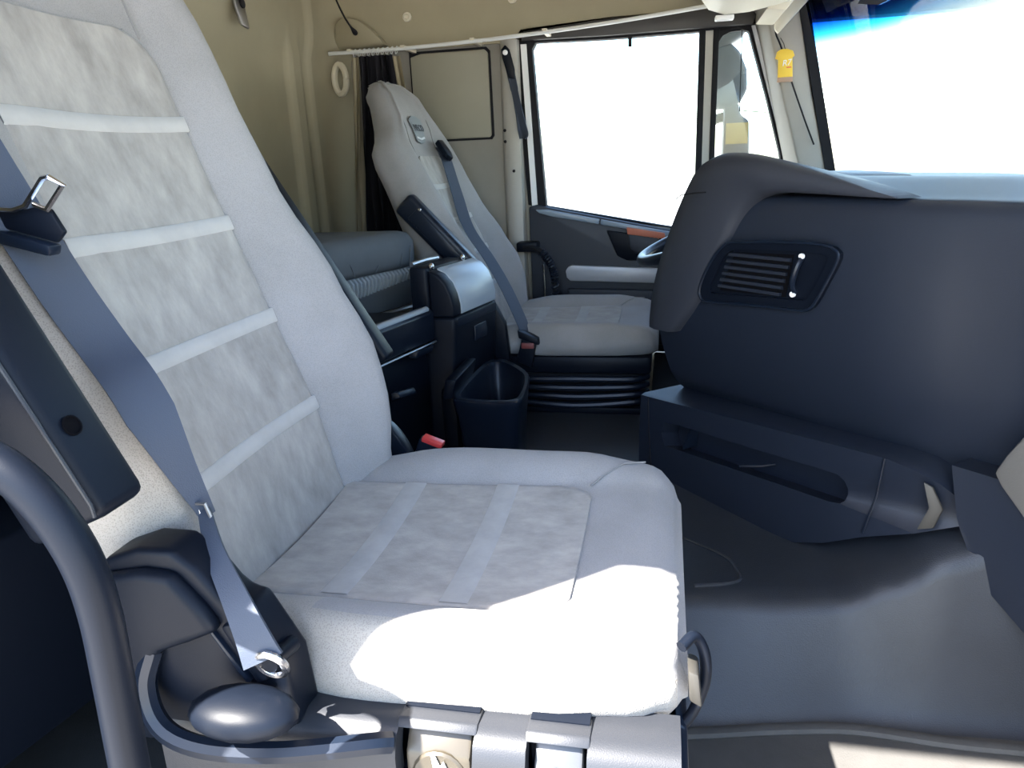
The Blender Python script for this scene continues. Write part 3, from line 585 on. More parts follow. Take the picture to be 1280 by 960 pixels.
# ------------------------------------------------------------------ dashboard
A0 = Vector((0.01, 1.61, 0.0)); DD = Vector((0.658, -0.753, 0.0)); NN = Vector((-0.753, -0.658, 0.0))
def DP(a, z, o=0.0): return A0+DD*a+NN*o+Vector((0, 0, z))
dash = empty('dashboard', (0.45, 1.45, 0.262), 'large dark wrap-around dashboard with an air vent facing the passenger', 'dashboard')
plan = [(DP(a, 0), NN, 1.0) for a in (-0.055, 0.05, 0.15, 0.25, 0.35, 0.45, 0.52)]
plan += [(Vector((0.408, 1.165, 0)), Vector((-0.77, -0.64, 0)).normalized(), 1.0), (Vector((0.462, 1.105, 0)), Vector((-0.80, -0.60, 0)).normalized(), 1.0),
         (Vector((0.515, 1.045, 0)), Vector((-0.80, -0.60, 0)), .95), (Vector((0.548, 0.98, 0)), Vector((-0.94, -0.34, 0)), .8), (Vector((0.56, 0.88, 0)), Vector((-1, 0, 0)), .7), (Vector((0.56, 0.6, 0)), Vector((-1, 0, 0)), .55), (Vector((0.56, 0.30, 0)), Vector((-1, 0, 0)), .1)]
prof = [(-.16, .40), (-.10, .43), (-.055, .47), (-.030, .52), (-.010, .58), (0, .64), (.006, .72), (.006, .80), (.002, .85), (-.004, .872), (-.012, .882), (-.024, .886), (-.06, .889), (-.14, .898), (-.24, .908), (-.34, .905), (-.34, .40)]
rings = []
for i, (p, n, k) in enumerate(plan):
    dip = 0.03*math.exp(-((i-8.3)/1.3)**2)
    rings.append([p+DD*max(0.0, (-.035+.46*max(0.0, z-.62)-(-.055, .05, .15)[i]) if i < 3 else 0.0)+n*(o*(k if o < -.05 else 1)-dip*max(0.0, math.sin(math.pi*min(1.0, max(0.0, (z-.45)/.42)))))+Vector((0, 0, z)) for o, z in crom([(o, z, 0) for o, z in prof[:-1]], 3) and [(v.x, v.y) for v in crom([(o, z, 0) for o, z in prof[:-1]], 3)]+[(-.34, .40)]])
mk('dash_body', loft(rings), 'dash_plastic', dash, angle=60)
# raised cowl around the end of the centre console
outer = [(-0.050, .600), (-.052, .625), (-.045, .69), (-.022, .765), (.018, .85), (.056, .915), (.082, .945), (.112, .960), (.160, .964), (.24, .955), (.34, .932), (.44, .906), (.50, .889)]
innr = [(.034, .600), (.055, .622), (.085, .655), (.115, .695), (.150, .755), (.180, .806), (.205, .848), (.232, .875), (.262, .889), (.300, .893), (.36, .892), (.44, .889), (.50, .887)]
outc = crom([(a, z, 0) for a, z in outer], 4); innc = crom([(a, z, 0) for a, z in innr], 4)
rings = []
for po, pi in zip(outc, innc):
    m1 = po.lerp(pi, .12); m2 = po.lerp(pi, .88)
    k = min(1.0, max(0.02, (0.5-po.x)/0.30))
    rings.append([DP(po.x+.02, po.y-.045*k, -.18*k-.03), DP(po.x, po.y-.002, -.02*k), DP(m1.x, m1.y, .018*k), DP(po.lerp(pi, .4).x, po.lerp(pi, .4).y, .026*k), DP(m2.x, m2.y, .022*k), DP(pi.x, pi.y, .010*k), DP(pi.x, pi.y, -.03), DP(pi.x, pi.y, -.18*k-.03)])
mk('console_cowl', loft(rings), 'cowl_plastic', dash, angle=70)
mk('cowl_seam', tube([DP(.030, .876, .012), DP(.06, .886, .024), DP(.10, .890, .028), DP(.13, .892, .028)], .0012, 6), 'rubber', dash)
# hood of the instruments behind the cowl
mk('instrument_hood', loft([[Vector((x, y, z)) for x, y, z in r] for r in
   ([(0.41, 1.78, .80), (0.40, 1.80, .885), (0.43, 1.78, .90), (0.52, 1.76, .90), (0.52, 1.76, .80)],
    [(0.42, 2.00, .80), (0.41, 2.02, .885), (0.44, 2.02, .90), (0.54, 2.02, .90), (0.54, 2.02, .80)],
    [(0.43, 2.40, .80), (0.42, 2.40, .88), (0.45, 2.40, .895), (0.54, 2.40, .895), (0.54, 2.40, .80)])]), 'cowl_plastic', dash, bevel=0.01)
mk('dash_top', sheet([[(0.42, 2.55, .885), (0.60, 2.50, .885)], [(0.40, 2.1, .895), (0.80, 2.1, .885)], [(0.36, 1.75, .902), (0.85, 1.75, .885)], [(0.42, 1.45, .904), (0.86, 1.45, .885)], [(0.60, 1.20, .900), (0.84, 1.15, .885)], [(0.72, 0.85, .892), (0.80, 0.8, .885)]], (0, 0, -0.03)), 'dash_plastic', dash)
mk('driver_fascia', loft([[(0.28, 1.72, .42), (0.34, 1.74, .84), (0.52, 1.76, .89), (0.52, 1.74, .42)], [(0.42, 1.90, .42), (0.41, 1.90, .82), (0.54, 1.92, .89), (0.54, 1.92, .42)], [(0.44, 2.62, .42), (0.42, 2.62, .80), (0.53, 2.62, .88), (0.53, 2.62, .42)]]), 'dash_plastic', dash, bevel=0.015)
# vent facing the passenger
def V(a, z, o): return DP(a, z, o+.015)
vo = [(.150, .772), (.175, .795), (.205, .803), (.33, .812), (.395, .812), (.417, .806), (.424, .793), (.410, .760), (.385, .712), (.370, .700), (.350, .697), (.24, .690), (.135, .682), (.116, .688), (.113, .704), (.125, .735)]
vi = [(.172, .772), (.186, .783), (.21, .789), (.32, .796), (.375, .797), (.396, .795), (.402, .788), (.392, .762), (.372, .724), (.362, .716), (.345, .713), (.24, .706), (.155, .699), (.140, .702), (.138, .712), (.150, .735)]
def sm(l, k=3): return [(v.x, v.y) for v in crom([(a, z, 0) for a, z in l], k, closed=True)]
vo_, vi_ = sm(vo), sm(vi)
vf = mk('vent_frame', join(frame_recess([V(a, z, .003) for a, z in vo_], [V(a, z, .001) for a, z in vi_], [V(a, z, -.006) for a, z in vi_]),
        loft([[V(a, z, -.012) for a, z in vo_], [V(a, z, .003) for a, z in vo_]], caps=False)), 'black_plastic', dash, angle=30)
mk('vent_lip', tube([V(a, z, .004) for a, z in vo_]+[V(*vo_[0], .004)], .0028, 6), 'satin_plastic', vf)
mk('vent_shade', prism([V(.160, .706, -.0055), V(.318, .714, -.0055), V(.330, .790, -.0055), V(.195, .783, -.0055)], NN*.0008), 'hole_shade', vf, smooth=False)  # thin dark sheet painting the shade behind the slats
for i in range(6):
    z0 = .712+i*.0125
    a0 = .158+.0016*i*3
    mk('vent_slat', prism([V(a0, z0, -.005), V(a0, z0+.001, .0005), V(a0, z0+.0065, -.001), V(a0, z0+.007, -.005)], DD*(.150-.0012*i)+Vector((0, 0, .002))), 'dash_plastic', vf, smooth=False)
mk('vent_slider', tube(crom([V(.338, .725, -.004), V(.338, .740, .004), V(.343, .757, .007), V(.347, .775, .004), V(.348, .787, -.004)], 4), .005, 8), 'satin_plastic', vf)
for a, z in ((.349, .789), (.336, .722)):
    mk('slider_dot', lathe([(.0052, -.004), (.0052, .0), (.0022, .0), (.0018, -.0005)] if z < .75 else [(.0052, -.004), (.005, .0), (.001, .0008)], V(a, z, .001), NN, 14), 'white_mark', vf, label='white printed vent mark')
# lower storage pocket standing on the tunnel
def ztop(a): return .437+.0814*(a+.06)
po = [(-.06, .262), (.04, .262), (.16, .262), (.28, .262), (.38, .262), (.45, .293), (.52, .336), (.60, .375), (.650, .398), (.660, .412), (.650, .434), (.622, .464), (.585, .482), (.54, ztop(.54)), (.46, ztop(.46)), (.36, ztop(.36)), (.26, ztop(.26)), (.14, ztop(.14)), (.02, ztop(.02)), (-.06, ztop(-.06)), (-.062, .35)]
pi_ = [(.022, .338), (.07, .342), (.16, .349), (.26, .357), (.34, .364), (.40, .368), (.45, .372), (.470, .376), (.480, .386), (.484, .398), (.482, .410), (.475, .420), (.460, .427), (.43, .426), (.38, .421), (.30, .415), (.22, .409), (.14, .404), (.06, .398), (.016, .392), (.008, .366)]
def PP(a, z, o=0):
    return DP(a, z, o+.028-.03*max(0, z-.262)-1.6*max(0, a-.56)**2*4)
pkt = mk('storage_pocket', join(frame_recess([PP(a, z) for a, z in po], [PP(a, z, -.004) for a, z in pi_], [PP(a, z-.012, -.055) for a, z in pi_]),
         loft([[PP(a, z) for a, z in po], [PP(a, z, -.012)+Vector((0, 0, .004)) for a, z in po], [PP(a, z, -.26) for a, z in po]], caps=False)), 'dash_plastic', dash, angle=35, label='open storage pocket low on the console')
mk('pocket_divider', prism([PP(.07, .345, -.05), PP(.07, .345, -.012), PP(.075, .40, -.03), PP(.075, .40, -.05)], DD*.006), 'satin_plastic', pkt)
mk('pocket_rib', tube([PP(.24, .365, -.006), PP(.275, .372, -.03), PP(.29, .376, -.05)], .003, 6), 'satin_plastic', pkt)
mk('pocket_seam', tube([PP(-.035, ztop(-.035), .0005), PP(-.028, .36, .0005), PP(-.015, .27, .0005)], .0013, 6), 'rubber', pkt)
mk('pocket_seam', tube([PP(.543, ztop(.543), .001), PP(.538, .42, .001), PP(.522, .345, .001)], .0018, 6), 'satin_plastic', pkt)
mk('end_trim', prism([PP(.606, .386, .004), PP(.616, .425, .004), PP(.606, .466, .004), PP(.617, .460, .004), PP(.631, .425, .004), PP(.624, .392, .004)], NN*.003), 'lever_grey', dash, bevel=.0015)
# passenger lower dash and glove compartment
mk('lower_dash', sheet([[(.430, 1.135, .50), (.47, 1.095, .50), (.52, 1.03, .50), (.57, .95, .50), (.58, .30, .50)], [(.442, 1.122, .42), (.475, 1.100, .36), (.53, 1.03, .33), (.585, .95, .30), (.59, .30, .28)], [(.448, 1.116, .40), (.478, 1.102, .325), (.530, 1.036, .27), (.585, .96, .21), (.61, .30, .15)]], (.06, .05, 0)), 'dash_plastic', dash, angle=50)
mk('glove_lid', prism([DP(.700, .515, .012), DP(.712, .545, .012), DP(.730, .580, .012), DP(.76, .60, .012), DP(.86, .60, .012), DP(.86, .43, .012), DP(.80, .435, .012), DP(.75, .46, .012), DP(.712, .498, .012)], -NN*.03), 'glove_grey', dash, bevel=.006, label='grey corner of the glove compartment lid')
# dark sheet added so the driver footwell reads as shaded
mk('footwell_shade', box(-.03, .90, 1.70, 2.66, .262, .270), 'rubber', label='added dark sheet for the shade on the floor in front of the driver seat', cat='shade sheet', bevel=.003)

# ------------------------------------------------------------------ steering wheel
wc = Vector((0.149, 2.10, 0.768)); u1 = Vector((0.93, 0, 0.3676)); u2 = Vector((0, 1, 0)); wnm = u1.cross(u2)
sw = empty('steering_wheel', wc, 'dark steering wheel half hidden behind the console cowl', 'steering wheel')
mk('rim', tube([wc+(u1*math.cos(a)+u2*math.sin(a))*.225 for a in [2*math.pi*i/48 for i in range(49)]], .0155, 12), 'satin_plastic', sw)
mk('hub', lathe([(.02, -.03), (.075, -.025), (.08, .0), (.06, .018), (.01, .022)], wc-wnm*.0, -wnm if wnm.x > 0 else wnm, 24), 'black_plastic', sw)
for a in (35, 145, 215, 325):
    d = u1*math.cos(rad(a+90))+u2*math.sin(rad(a+90))
    mk('spoke', tube([wc+d*.06, wc+d*.22], [.020, .012], 10, .5), 'black_plastic', sw)
mk('column', tube([wc+wnm*(-.02 if wnm.x < 0 else .02), wc+Vector((.13, 0, -.16))], .040, 14), 'black_plastic', sw)

# ------------------------------------------------------------------ centre console, drawer, bunk behind the seats
sl = 0.24   # the rear units are set at a slant: x grows by sl per metre of y
con = empty('centre_console', (-0.58, 1.85, 0.262), 'dark storage console with satin sloping lid beside the driver seat', 'console')
def cpt(u, v, z):   # u 0..1 near->far along the front, v 0..1 front->rear
    f = Vector((-0.500, 1.712, z)).lerp(Vector((-0.447, 1.944, z)), u); return f+Vector((-0.108*v, 0, 0))
mk('console_body', loft([[cpt(0, 0, z)+Vector((d, 0, 0)), cpt(1, 0, z)+Vector((d, 0, 0)), cpt(1, 1, z), cpt(0, 1, z)] for z, d in ((.262, -.03), (.40, -.012), (.56, 0), (.602, 0))]), 'black_plastic', con, bevel=.010, seg=3)
lidp = [(0, .602), (0, .628), (.05, .656), (.15, .684), (.32, .706), (.55, .718), (.56, .602)]
mk('console_lid', loft([[cpt(u, v, z) for v, z in lidp] for u in (-.01, .16)]), 'black_plastic', con, bevel=.006, seg=3)
mk('lid_top', loft([[cpt(u, v, z+.001) for v, z in lidp] for u in (.17, 1.0)]), 'lid_satin', con, bevel=.004, seg=3)
mk('console_rear', loft([[cpt(u, v, z) for v, z in ((.56, .60), (.58, .724), (1.0, .728), (1.0, .60))] for u in (-.01, .8)]), 'black_plastic', con, bevel=.008)
for u in (.10, .78):
    mk('hinge_pin', ellipsoid(cpt(u, .58, .724), (.007, .009, .009), 10, 6), 'chrome', con)
mk('grip_bar', tube([cpt(.02, .95, .732), cpt(.3, .95, .734), cpt(.55, .95, .732)], .006, 8), 'steel', con)
mk('ash_drawer', loft([[cpt(u, -.012, z) for z in (.575, .598)]+[cpt(u, .05, z) for z in (.598, .575)] for u in (.06, .98)]), 'satin_plastic', con, bevel=.002)
mk('socket_cover', loft([[cpt(u, v, z) for v, z in ((-.03, .520), (-.045, .535), (-.03, .560), (.02, .560), (.02, .520))] for u in (.42, .70)]), 'satin_plastic', con, bevel=.004)
# open bin in front of the console
bo = [(-.478, 1.585), (-.475, 1.80), (-.462, 1.90), (-.42, 1.905), (-.345, 1.80), (-.322, 1.72), (-.312, 1.60), (-.322, 1.545), (-.38, 1.535), (-.45, 1.548)]
cxb, cyb = -.395, 1.70
def bl_(k, z, dk=0): return [(cxb+(x-cxb)*k, cyb+(y-cyb)*k, z) for x, y in [(v.x, v.y) for v in crom([(x, y, 0) for x, y in bo], 3, closed=True)]]
mk('cup_bin', loft([bl_(.80, .262), bl_(.88, .35), bl_(.97, .42), bl_(1.0, .434), bl_(1.0, .442), bl_(.97, .446), bl_(.86, .444), bl_(.83, .436), bl_(.74, .33)]), 'satin_plastic', con, angle=45)
mk('bin_step', prism([(-.475, 1.56, .44), (-.465, 1.56, .475), (-.46, 1.56, .49), (-.49, 1.56, .49), (-.50, 1.56, .44)], (0, .2, 0)), 'black_plastic', con, bevel=.008)
mk('side_post', loft([[(-.535, 1.715, z), (-.535, 1.660, z), (-.492, 1.650, z), (-.486, 1.710, z)] for i, z in enumerate((.262, .40, .435))]), 'black_plastic', con, bevel=.012)

def slant(y, x_at=-0.552, y_at=1.70): return max(-0.84, x_at+(y-y_at)*sl)
dr = empty('drawer_unit', (-0.75, 1.40, 0.262), 'dark pull-out drawer unit under the bunk behind the seats', 'drawer')
def drv(y, z, o): return Vector((slant(y)+o, y, z))
mk('unit_body', loft([[drv(y, .262, -.02), drv(y, .50, -.02), drv(y, .546, -.03), (-1.15, y, .546), (-1.15, y, .262)] for y in (.28, 1.16, 1.45, 1.70)]), 'black_plastic', dr, bevel=.006)  # near end stretched past the drawer to put dark shade in the gap
df = mk('drawer_front', loft([[drv(y, .548, -.018), drv(y, .551, .002), drv(y, .618, .004), drv(y, .630, -.006), drv(y, .632, -.03), drv(y, .548, -.03)] for y in (1.17, 1.45, 1.70)]), 'satin_plastic', dr, bevel=.003)
mk('drawer_highlight', tube([drv(1.18, .626, -.010), drv(1.69, .626, -.010)], .009, 10), 'lid_satin', df)  # pale tube paints in the sheen along the drawer's top edge
mk('drawer_edge', tube([drv(1.17, .546, .004), drv(1.70, .546, .004)], .003, 8), 'steel', df)
mk('drawer_box', loft([[drv(y, .548, -.03), drv(y, .622, -.03), drv(y, .622, -.16), drv(y, .548, -.16)] for y in (1.20, 1.68)]), 'black_plastic', dr, bevel=.004)
mk('pull_tab', loft([[drv(y, .528, -.01), drv(y, .528, .010), drv(y, .544, .014), drv(y, .548, -.01)] for y in (1.60, 1.675)]), 'satin_plastic', df, bevel=.003)
mk('latch', prism([drv(1.50, .455, .0), drv(1.50, .475, .0), drv(1.50, .478, .016), drv(1.50, .463, .024)], Vector((.016, .07, -.01))), 'satin_plastic', dr, bevel=.003)

bunk = empty('bunk_bed', (-0.90, 1.5, 0.55), 'narrow bunk with dark grey mattress and ribbed front behind the seats', 'bunk')
def bk_(y, z, o): return Vector((max(-0.88, -0.741+(y-1.697)*0.38)+o, y, z))
yb = [0.32, 1.0, 1.33, 1.4, 1.7, 1.86]
def mring(y, k):
    f = lambda z, o: bk_(y, .755+(z-.755)*k, o*k-(1-k)*.05)
    return [f(.704, .0), f(.72, .012), f(.775, .012), f(.795, -.004), f(.800, -.03), Vector((-1.0, y, .755+.045*k)), Vector((-1.14, y, .755+.04*k)), Vector((-1.14, y, .755-.05*k))]
mk('mattress', loft([mring(y, 1) for y in yb]+[mring(1.895, .96), mring(1.912, .8), mring(1.918, .5)]), 'mattress_cloth', bunk, angle=60)
for yy, zt_, dy in ((1.60, .735, .02), (1.68, .745, -.012), (1.75, .730, .016), (1.84, .750, .012), (1.875, .760, .010)):
    mk('cover_fold', tube(crom([bk_(yy, .708, .0115), bk_(yy+dy*.4, .5*(.708+zt_), .0125), bk_(yy+dy, zt_, .0105)], 4), [.001, .0015]+[.0022]*5+[.0015, .001], 6), 'mattress_cloth', bunk)
mk('bunk_base', loft([[bk_(y, .600, -.012), bk_(y, .704, -.004), Vector((-1.14, y, .704)), Vector((-1.14, y, .600))] for y in (0.32, 1.33, 1.905)]), 'bunk_panel', bunk, bevel=.004)
rib_me = None
for i in range(46):
    yy = 1.32+i*.0128
    zb_ = .645 if yy < 1.62 else .645+(yy-1.62)*.10
    mk('front_rib', tube([bk_(yy, zb_, .0), bk_(yy, zb_+.02, .006), bk_(yy, .690, .006), bk_(yy, .700, -.002)], .0052, 6), 'rib_cloth', bunk)
mk('bunk_rail', tube([bk_(1.34, .597, .004), bk_(1.9, .597, .004)], .006, 8), 'steel', bunk)

# ------------------------------------------------------------------ side wall fittings behind the driver
mk('wall_board', join(prism([(x, 2.688, z) for x, z in ((-.845, 1.330), (-.618, 1.330), (-.606, 1.318), (-.606, 1.050), (-.612, 1.043), (-.885, 1.043), (-.885, 1.32))], (0, .014, 0))), 'board_liner', bevel=.004,
   label='pale flat cover board on the side wall behind the driver headrest', cat='board')
mk('board_gasket', loft([[(x, 2.694, z) for x, z in ((-.89, 1.338), (-.612, 1.338), (-.599, 1.325), (-.597, 1.048), (-.606, 1.036), (-.89, 1.035))], [(x, 2.702, z) for x, z in ((-.89, 1.338), (-.612, 1.338), (-.599, 1.325), (-.597, 1.048), (-.606, 1.036), (-.89, 1.035))]]), 'rubber', label='thin dark gasket edging the pale wall board', cat='gasket')
# pillar between board and door
mk('trim_7', sheet([[(-.560-.006*math.sin(z*2), 2.690, z), (-.552, 2.668, z), (-.52, 2.660, z), (-.500, 2.664, z), (-.492, 2.70, z)] for z in [.45+.075*i for i in range(13)]], (0, .03, 0)), 'pillar_plastic', kind='structure', angle=60, label='pale door pillar trim behind the driver door', cat='trim')
for p in ((-.553, 2.66, 1.062), (-.553, 2.66, 1.025), (-.525, 2.655, .925)):
    mk('trim_screw', lathe([(.0055, 0), (.005, .004), (.001, .005)], (p[0], p[1]+.006, p[2]), (0, -1, 0), 10), 'rubber', label={1.062: 'upper of two small dark screws beside the wall board', 1.025: 'lower of two small dark screws beside the wall board', .925: 'single dark screw plug on the door pillar'}[p[2]], cat='screw')
# hanging hand strap
st = empty('hand_strap', (-.50, 2.64, 1.03), 'dark looped webbing hand strap bolted to the door pillar', 'strap')
s1p = crom([(-.536, 2.648, 1.312), (-.524, 2.648, 1.262), (-.512, 2.646, 1.205), (-.500, 2.640, 1.150), (-.484, 2.634, 1.085), (-.474, 2.632, 1.045), (-.480, 2.628, 1.032)], 5)
s2p = crom([(-.524, 2.652, 1.262), (-.512, 2.652, 1.20), (-.503, 2.650, 1.150), (-.496, 2.650, 1.10), (-.492, 2.648, 1.060), (-.484, 2.634, 1.032)], 5)
mk('strap_band', ribbon(s1p, [.028]*12+[.024]*(len(s1p)-12), [Vector((1, -.1-.05*i*.3, .2)) for i in range(len(s1p))], .003), 'webbing', st)
mk('strap_band', ribbon(s2p, .024, Vector((1, .5, .2)), .003), 'webbing', st)
mk('strap_plate', prism([(-.550, 2.640, 1.318), (-.535, 2.640, 1.332), (-.521, 2.640, 1.316), (-.506, 2.640, 1.255), (-.506, 2.640, 1.225), (-.528, 2.640, 1.228), (-.546, 2.640, 1.29)], (0, .01, 0)), 'black_plastic', st, bevel=.003)
mk('strap_bolt', lathe([(.009, 0), (.008, .004), (.002, .006)], (-.535, 2.640, 1.308), (0, -1, 0), 12), 'white_mark', st)
# curtain rail, hooks and the drawn curtain
rail = empty('curtain_rail', (-.55, 2.60, 1.32), 'thin white curtain rail running along the side wall above the window', 'curtain rail')
rp = crom([(-1.135, 2.57, 1.335), (-1.0, 2.57, 1.334), (-.872, 2.57, 1.334), (-.66, 2.57, 1.339), (-.492, 2.57, 1.345), (-.2, 2.57, 1.362), (.057, 2.57, 1.383), (.15, 2.57, 1.392)], 6)
mk('rail_tube', tube(rp, .0062, 8), 'white_paint', rail)
for x, z in ((-1.06, 1.335), (-.87, 1.335), (-.63, 1.341), (-.39, 1.352)):
    mk('rail_clip', box(x-.008, x+.008, 2.565, 2.70, z-.002, z+.010), 'cream_plastic', rail, bevel=.002)
cur = empty('curtain', (-.97, 2.57, .74), 'dark gathered curtain with beige lining hanging in the rear corner', 'curtain')
def pleat(x0t, x1t, x0b, x1b, n, amp, y0, z0, z1):
    rows_ = []
    for k in range(13):
        t = k/12; z = z1+(z0-z1)*t; r_ = []
        for i in range(n*8+1):
            u = i/(n*8); x = (x0t+(x1t-x0t)*u)*(1-t)+(x0b+(x1b-x0b)*u)*t
            r_.append((x+.004*math.sin(6*t+i), y0+amp*(.6+.5*t)*math.sin(2*math.pi*n*u+.6*math.sin(3*t)), z+.01*math.sin(u*9)*t))
        rows_.append(r_)
    return sheet(rows_, (0, .004, 0))
mk('dark_cloth', pleat(-1.025, -.905, -1.065, -.86, 7, .022, 2.565, .72, 1.318), 'curtain_cloth', cur, angle=70)
mk('lining_edge', pleat(-1.048, -1.024, -1.10, -1.060, 2, .012, 2.560, .70, 1.315), 'curtain_lining', cur, angle=70)
mk('lining_edge', pleat(-.912, -.880, -.87, -.82, 2, .014, 2.570, .80, 1.312), 'curtain_lining', cur, angle=70)
for i in range(10):
    x = -1.040+i*.0165
    mk('curtain_hook', tube([(x+.006*math.cos(a)*.6, 2.57+.011*math.sin(a), 1.331+.011*math.cos(a)) for a in [2*math.pi*k/12 for k in range(13)]], .0017, 5), 'white_paint', cur)
# loop handle in the corner behind the curtain
mk('grab_loop', tube([(-1.115+.026*math.cos(a), 2.60-.010*math.cos(a), 1.255+.048*math.sin(a)) for a in [2*math.pi*k/20 for k in range(21)]], .011, 8), 'cream_plastic', label='cream oval loop handle in the corner left of the curtain', cat='handle')
# gusset panel, cable and wall buttons on the upper lining
mk('corner_gusset', prism([(-1.165, 2.66, 1.355), (-1.125, 2.62, 1.44), (-1.085, 2.60, 1.452), (-1.03, 2.60, 1.440), (-.985, 2.615, 1.40), (-.955, 2.64, 1.360)], (0, .06, 0)), 'beige_liner', bevel=.012, label='beige raised corner cover above the curtain rail', cat='cover')
mk('antenna_cable', tube(crom([(-1.085, 2.50, 1.56), (-1.072, 2.52, 1.50), (-1.055, 2.545, 1.44), (-1.042, 2.575, 1.405), (-1.036, 2.590, 1.392)], 5), [.0032]*14+[.004, .006, .008, .009, .009, .008, .006], 8), 'rubber', label='thin black cable hanging down onto the corner cover', cat='cable')
for k, (x, z, lb) in enumerate(((-.879, 1.446, 'beige round lining button above the curtain'), (-.51, 1.475, 'beige round lining button near the top of the door pillar'))):
    mk('lining_button', lathe([(.016, 0), (.015, .005), (.009, .007), (.006, .003), (.001, .003)], (x, 2.672, z), (0, -1, 0), 16), 'cream_plastic', label=lb, cat='button')
# metal coat hook on the rear wall
hk = empty('coat_hook', (-1.15, 2.08, 1.35), 'brushed metal coat hook on the rear wall', 'hook')
mk('hook_plate', prism([(-1.150, 2.005, 1.45), (-1.150, 2.055, 1.45), (-1.146, 2.056, 1.39), (-1.138, 2.052, 1.338), (-1.138, 2.014, 1.344), (-1.146, 2.008, 1.39)], (.010, 0, 0)), 'steel', hk, bevel=.004)
mk('hook_knob', lathe([(.012, 0), (.012, .008), (.006, .01)], (-1.138, 2.034, 1.400), (1, 0, 0), 14), 'rubber', hk)
# spiral hose at the pillar foot
coil = empty('spiral_hose', (-.38, 2.60, .44), 'black coiled air hose hanging beside the driver seat', 'hose')
hp = crom([(-.49, 2.60, .665), (-.44, 2.585, .662), (-.405, 2.58, .630), (-.385, 2.58, .590), (-.378, 2.58, .55), (-.378, 2.58, .45)], 8)
mk('hose_core', tube(hp, .008, 8), 'rubber', coil)
hl = []
N_ = 17*12
for i in range(N_+1):
    t = .28+.72*i/N_; f_ = t*(len(hp)-1); k = min(int(f_), len(hp)-2); p = hp[k].lerp(hp[k+1], f_-k); d = (hp[k+1]-hp[k]).normalized(); e1 = Vector((0, 1, 0)); e2 = d.cross(e1).normalized()
    a = 2*math.pi*i/12; hl.append(p+(e1*math.cos(a)+e2*math.sin(a))*.011)
mk('hose_coil', tube(hl, .0042, 6), 'satin_plastic', coil)
mk('hose_bracket', box(-.515, -.44, 2.595, 2.66, .648, .682), 'black_plastic', coil, bevel=.006)
mk('belt_rod', tube([(-.425, 2.63, .60), (-.418, 2.62, .45)], .004, 8), 'chrome', label='thin bright metal rod beside the coiled hose', cat='rod')

# ------------------------------------------------------------------ overhead shelf, visors, freshener
oh = empty('overhead_console', (.30, 1.5, 1.29), 'cream moulded overhead console above the windscreen', 'overhead console')
ohp = [(.06, 1.42), (.075, 1.345), (.10, 1.312), (.14, 1.298), (.20, 1.300), (.30, 1.318), (.38, 1.36), (.42, 1.42)]
mk('shelf_body', loft([[(x, y, z) for x, z in ohp] for y in (.32, 1.0, 1.8, 2.16)]+[[(.22+(x-.22)*.93, 2.21, 1.40+(z-1.40)*.9) for x, z in ohp], [(.22+(x-.22)*.8, 2.235, 1.41+(z-1.41)*.6) for x, z in ohp]]), 'cream_plastic', oh, angle=50)
mk('shelf_upper', box(.05, .50, .26, 2.62, 1.42, 1.50), 'cream_plastic', oh, bevel=.01)
mk('shelf_tab', box(.118, .165, 2.17, 2.20, 1.288, 1.300), 'white_paint', oh, bevel=.003)
mk('shelf_bracket', prism([(.25, 2.24, 1.315), (.33, 2.24, 1.40), (.33, 2.24, 1.345), (.30, 2.24, 1.310)], (0, .25, 0)), 'cream_plastic', oh, bevel=.004)
mk('sun_visor', prism([(.300, 2.50, 1.395), (.395, 2.50, 1.40), (.400, 2.50, 1.375), (.318, 2.50, 1.288), (.308, 2.50, 1.300)], (0, .022, 0)), 'cream_plastic', bevel=.004, label='cream folded sun visor end at the top of the far windscreen pillar', cat='sun visor')
mk('visor_cord', tube(crom([(.318, 2.585, 1.320), (.322, 2.580, 1.295), (.340, 2.578, 1.255), (.375, 2.580, 1.16), (.42, 2.583, 1.05), (.455, 2.584, .97)], 5), .0026, 6), 'rubber', label='thin dark cord running down the pale windscreen pillar', cat='cord')
mk('outer_visor', sheet([[(.50, 2.36, 1.330), (.53, 2.26, 1.308), (.57, 2.12, 1.318), (.62, 1.9, 1.34), (.655, 1.45, 1.36), (.62, .9, 1.36), (.54, .6, 1.35)], [(.56, 2.36, 1.41), (.60, 2.28, 1.41), (.66, 2.1, 1.41), (.72, 1.9, 1.41), (.76, 1.45, 1.42), (.72, .9, 1.41), (.62, .6, 1.41)]], (.006, 0, 0)), 'visor_smoke', label='dark smoked sun visor outside the top of the windscreen', cat='visor')
fr = empty('air_freshener', (.352, 2.57, 1.16), 'yellow card air freshener hanging on the windscreen pillar', 'air freshener')
fv = [(.326, 1.245), (.338, 1.252), (.356, 1.252), (.372, 1.246), (.378, 1.232), (.372, 1.226), (.376, 1.172), (.332, 1.168), (.331, 1.222), (.322, 1.226)]
mk('card', prism([(x, 2.568, z) for x, z in fv], (0, .006, 0)), 'yellow_card', fr, bevel=.0015)
mk('card_base', box(.331, .376, 2.566, 2.576, 1.158, 1.172), 'card_base', fr, bevel=.001)
mk('card_print', text_geo('R7', .024, (.355, 2.5675, 1.212), (1, 0, .12), (-.1, 0, 1), .0004, .25), 'white_mark', fr, smooth=False, label='white italic print')
mk('card_print', box(.356, .370, 2.5665, 2.568, 1.198, 1.201), 'red_letter', fr, smooth=False)
mk('hang_loop', tube([(.350, 2.571, 1.250), (.345, 2.575, 1.268), (.335, 2.578, 1.285)], .001, 5), 'rubber', fr)

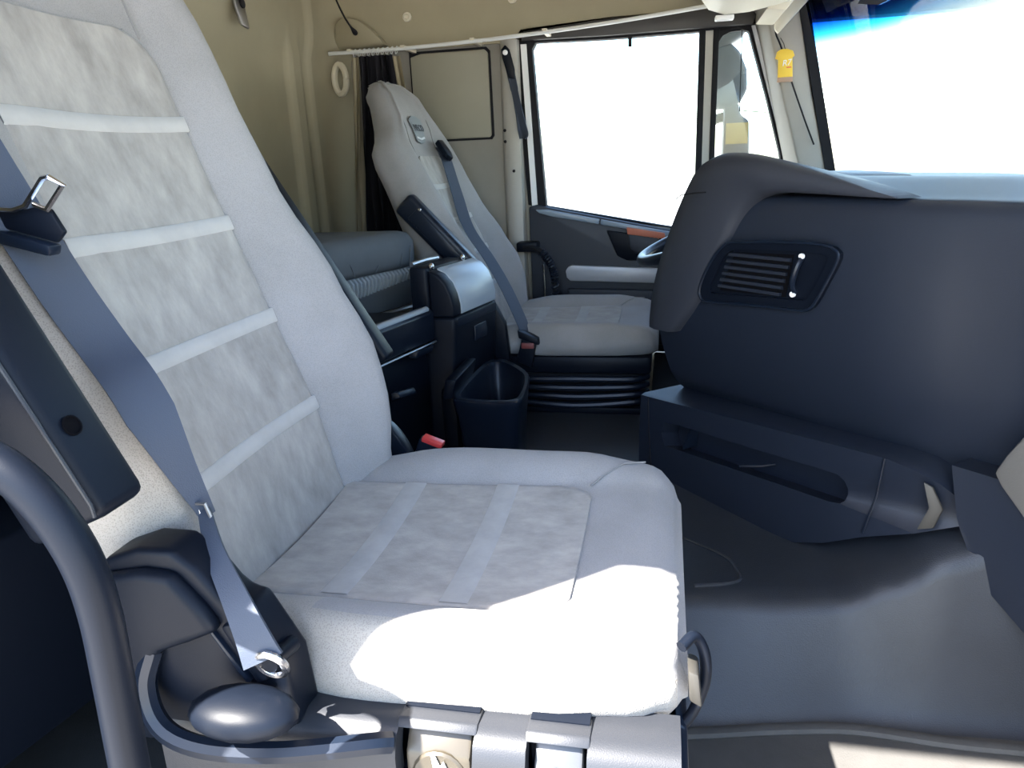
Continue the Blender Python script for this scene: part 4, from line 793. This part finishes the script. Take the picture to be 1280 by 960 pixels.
# ------------------------------------------------------------------ things outside and by the doorway
mir = empty('outside_mirror', (.27, 3.0, .86), 'grey twin outside mirror, haze put into its colour, with yellow sticker seen through the quarter window', 'mirror')
mk('upper_housing', loft([[(.15, 2.97, 1.44), (.29, 2.97, 1.42), (.29, 3.10, 1.42), (.15, 3.10, 1.44)], [(.14, 2.96, 1.37), (.285, 2.96, 1.385), (.285, 3.12, 1.385), (.14, 3.12, 1.37)], [(.15, 2.97, 1.29), (.255, 2.97, 1.345), (.255, 3.10, 1.345), (.15, 3.10, 1.29)]]), 'mirror_housing', mir, bevel=.02, seg=3)
mk('main_housing', loft([[(.16+.0*i, 2.97, z), (x1_, 2.97, z), (x1_-.02, 3.10, z), (.15, 3.10, z)] for i, (z, x1_) in enumerate(((1.33, .225), (1.30, .255), (1.24, .282), (1.17, .288), (1.13, .265), (1.11, .240)))]), 'mirror_housing', mir, bevel=.02, seg=3)
mk('mirror_neck', loft([[(.205, 2.98, z), (x, 2.98, z), (x, 3.06, z), (.205, 3.06, z)] for z, x in ((1.13, .255), (1.085, .265), (1.065, .295), (.98, .300), (.80, .305))]), 'mirror_housing', mir, bevel=.01)
mk('mirror_sticker', box(.214, .292, 2.972, 2.979, .985, 1.058), 'mirror_sticker', mir, label='faded yellow sticker')
mk('mirror_arm', tube(crom([(.215, 3.03, 1.085), (.17, 3.03, 1.07), (.14, 3.03, 1.03), (.13, 3.03, .90)], 5), .018, 8), 'mirror_housing', mir)
mk('mirror_stay', tube(crom([(.30, 2.80, 1.36), (.26, 2.90, 1.385), (.22, 3.0, 1.39)], 5), .018, 8), 'mirror_housing', mir)

gr = empty('grab_rail', (-.39, .39, .10), 'thick black curved grab rail at the doorway beside the passenger seat', 'grab rail')
gp = crom([(-.62, .40, .83), (-.52, .385, .815), (-.47, .38, .802), (-.433, .38, .787), (-.406, .38, .760), (-.388, .38, .722), (-.382, .38, .680), (-.384, .38, .62), (-.388, .38, .54), (-.392, .38, .40), (-.40, .38, .10)], 6)
mk('rail_tube', tube(gp, .0138, 14, 1.0), 'black_plastic', gr)
mk('rail_foot', lathe([(.030, 0), (.030, .010), (.020, .020), (.012, .022)], (-.40, .38, .10), (0, 0, 1), 18), 'black_plastic', gr)
mk('rail_mount', box(-.66, -.61, .25, .415, .815, .850), 'black_plastic', gr, bevel=.008)
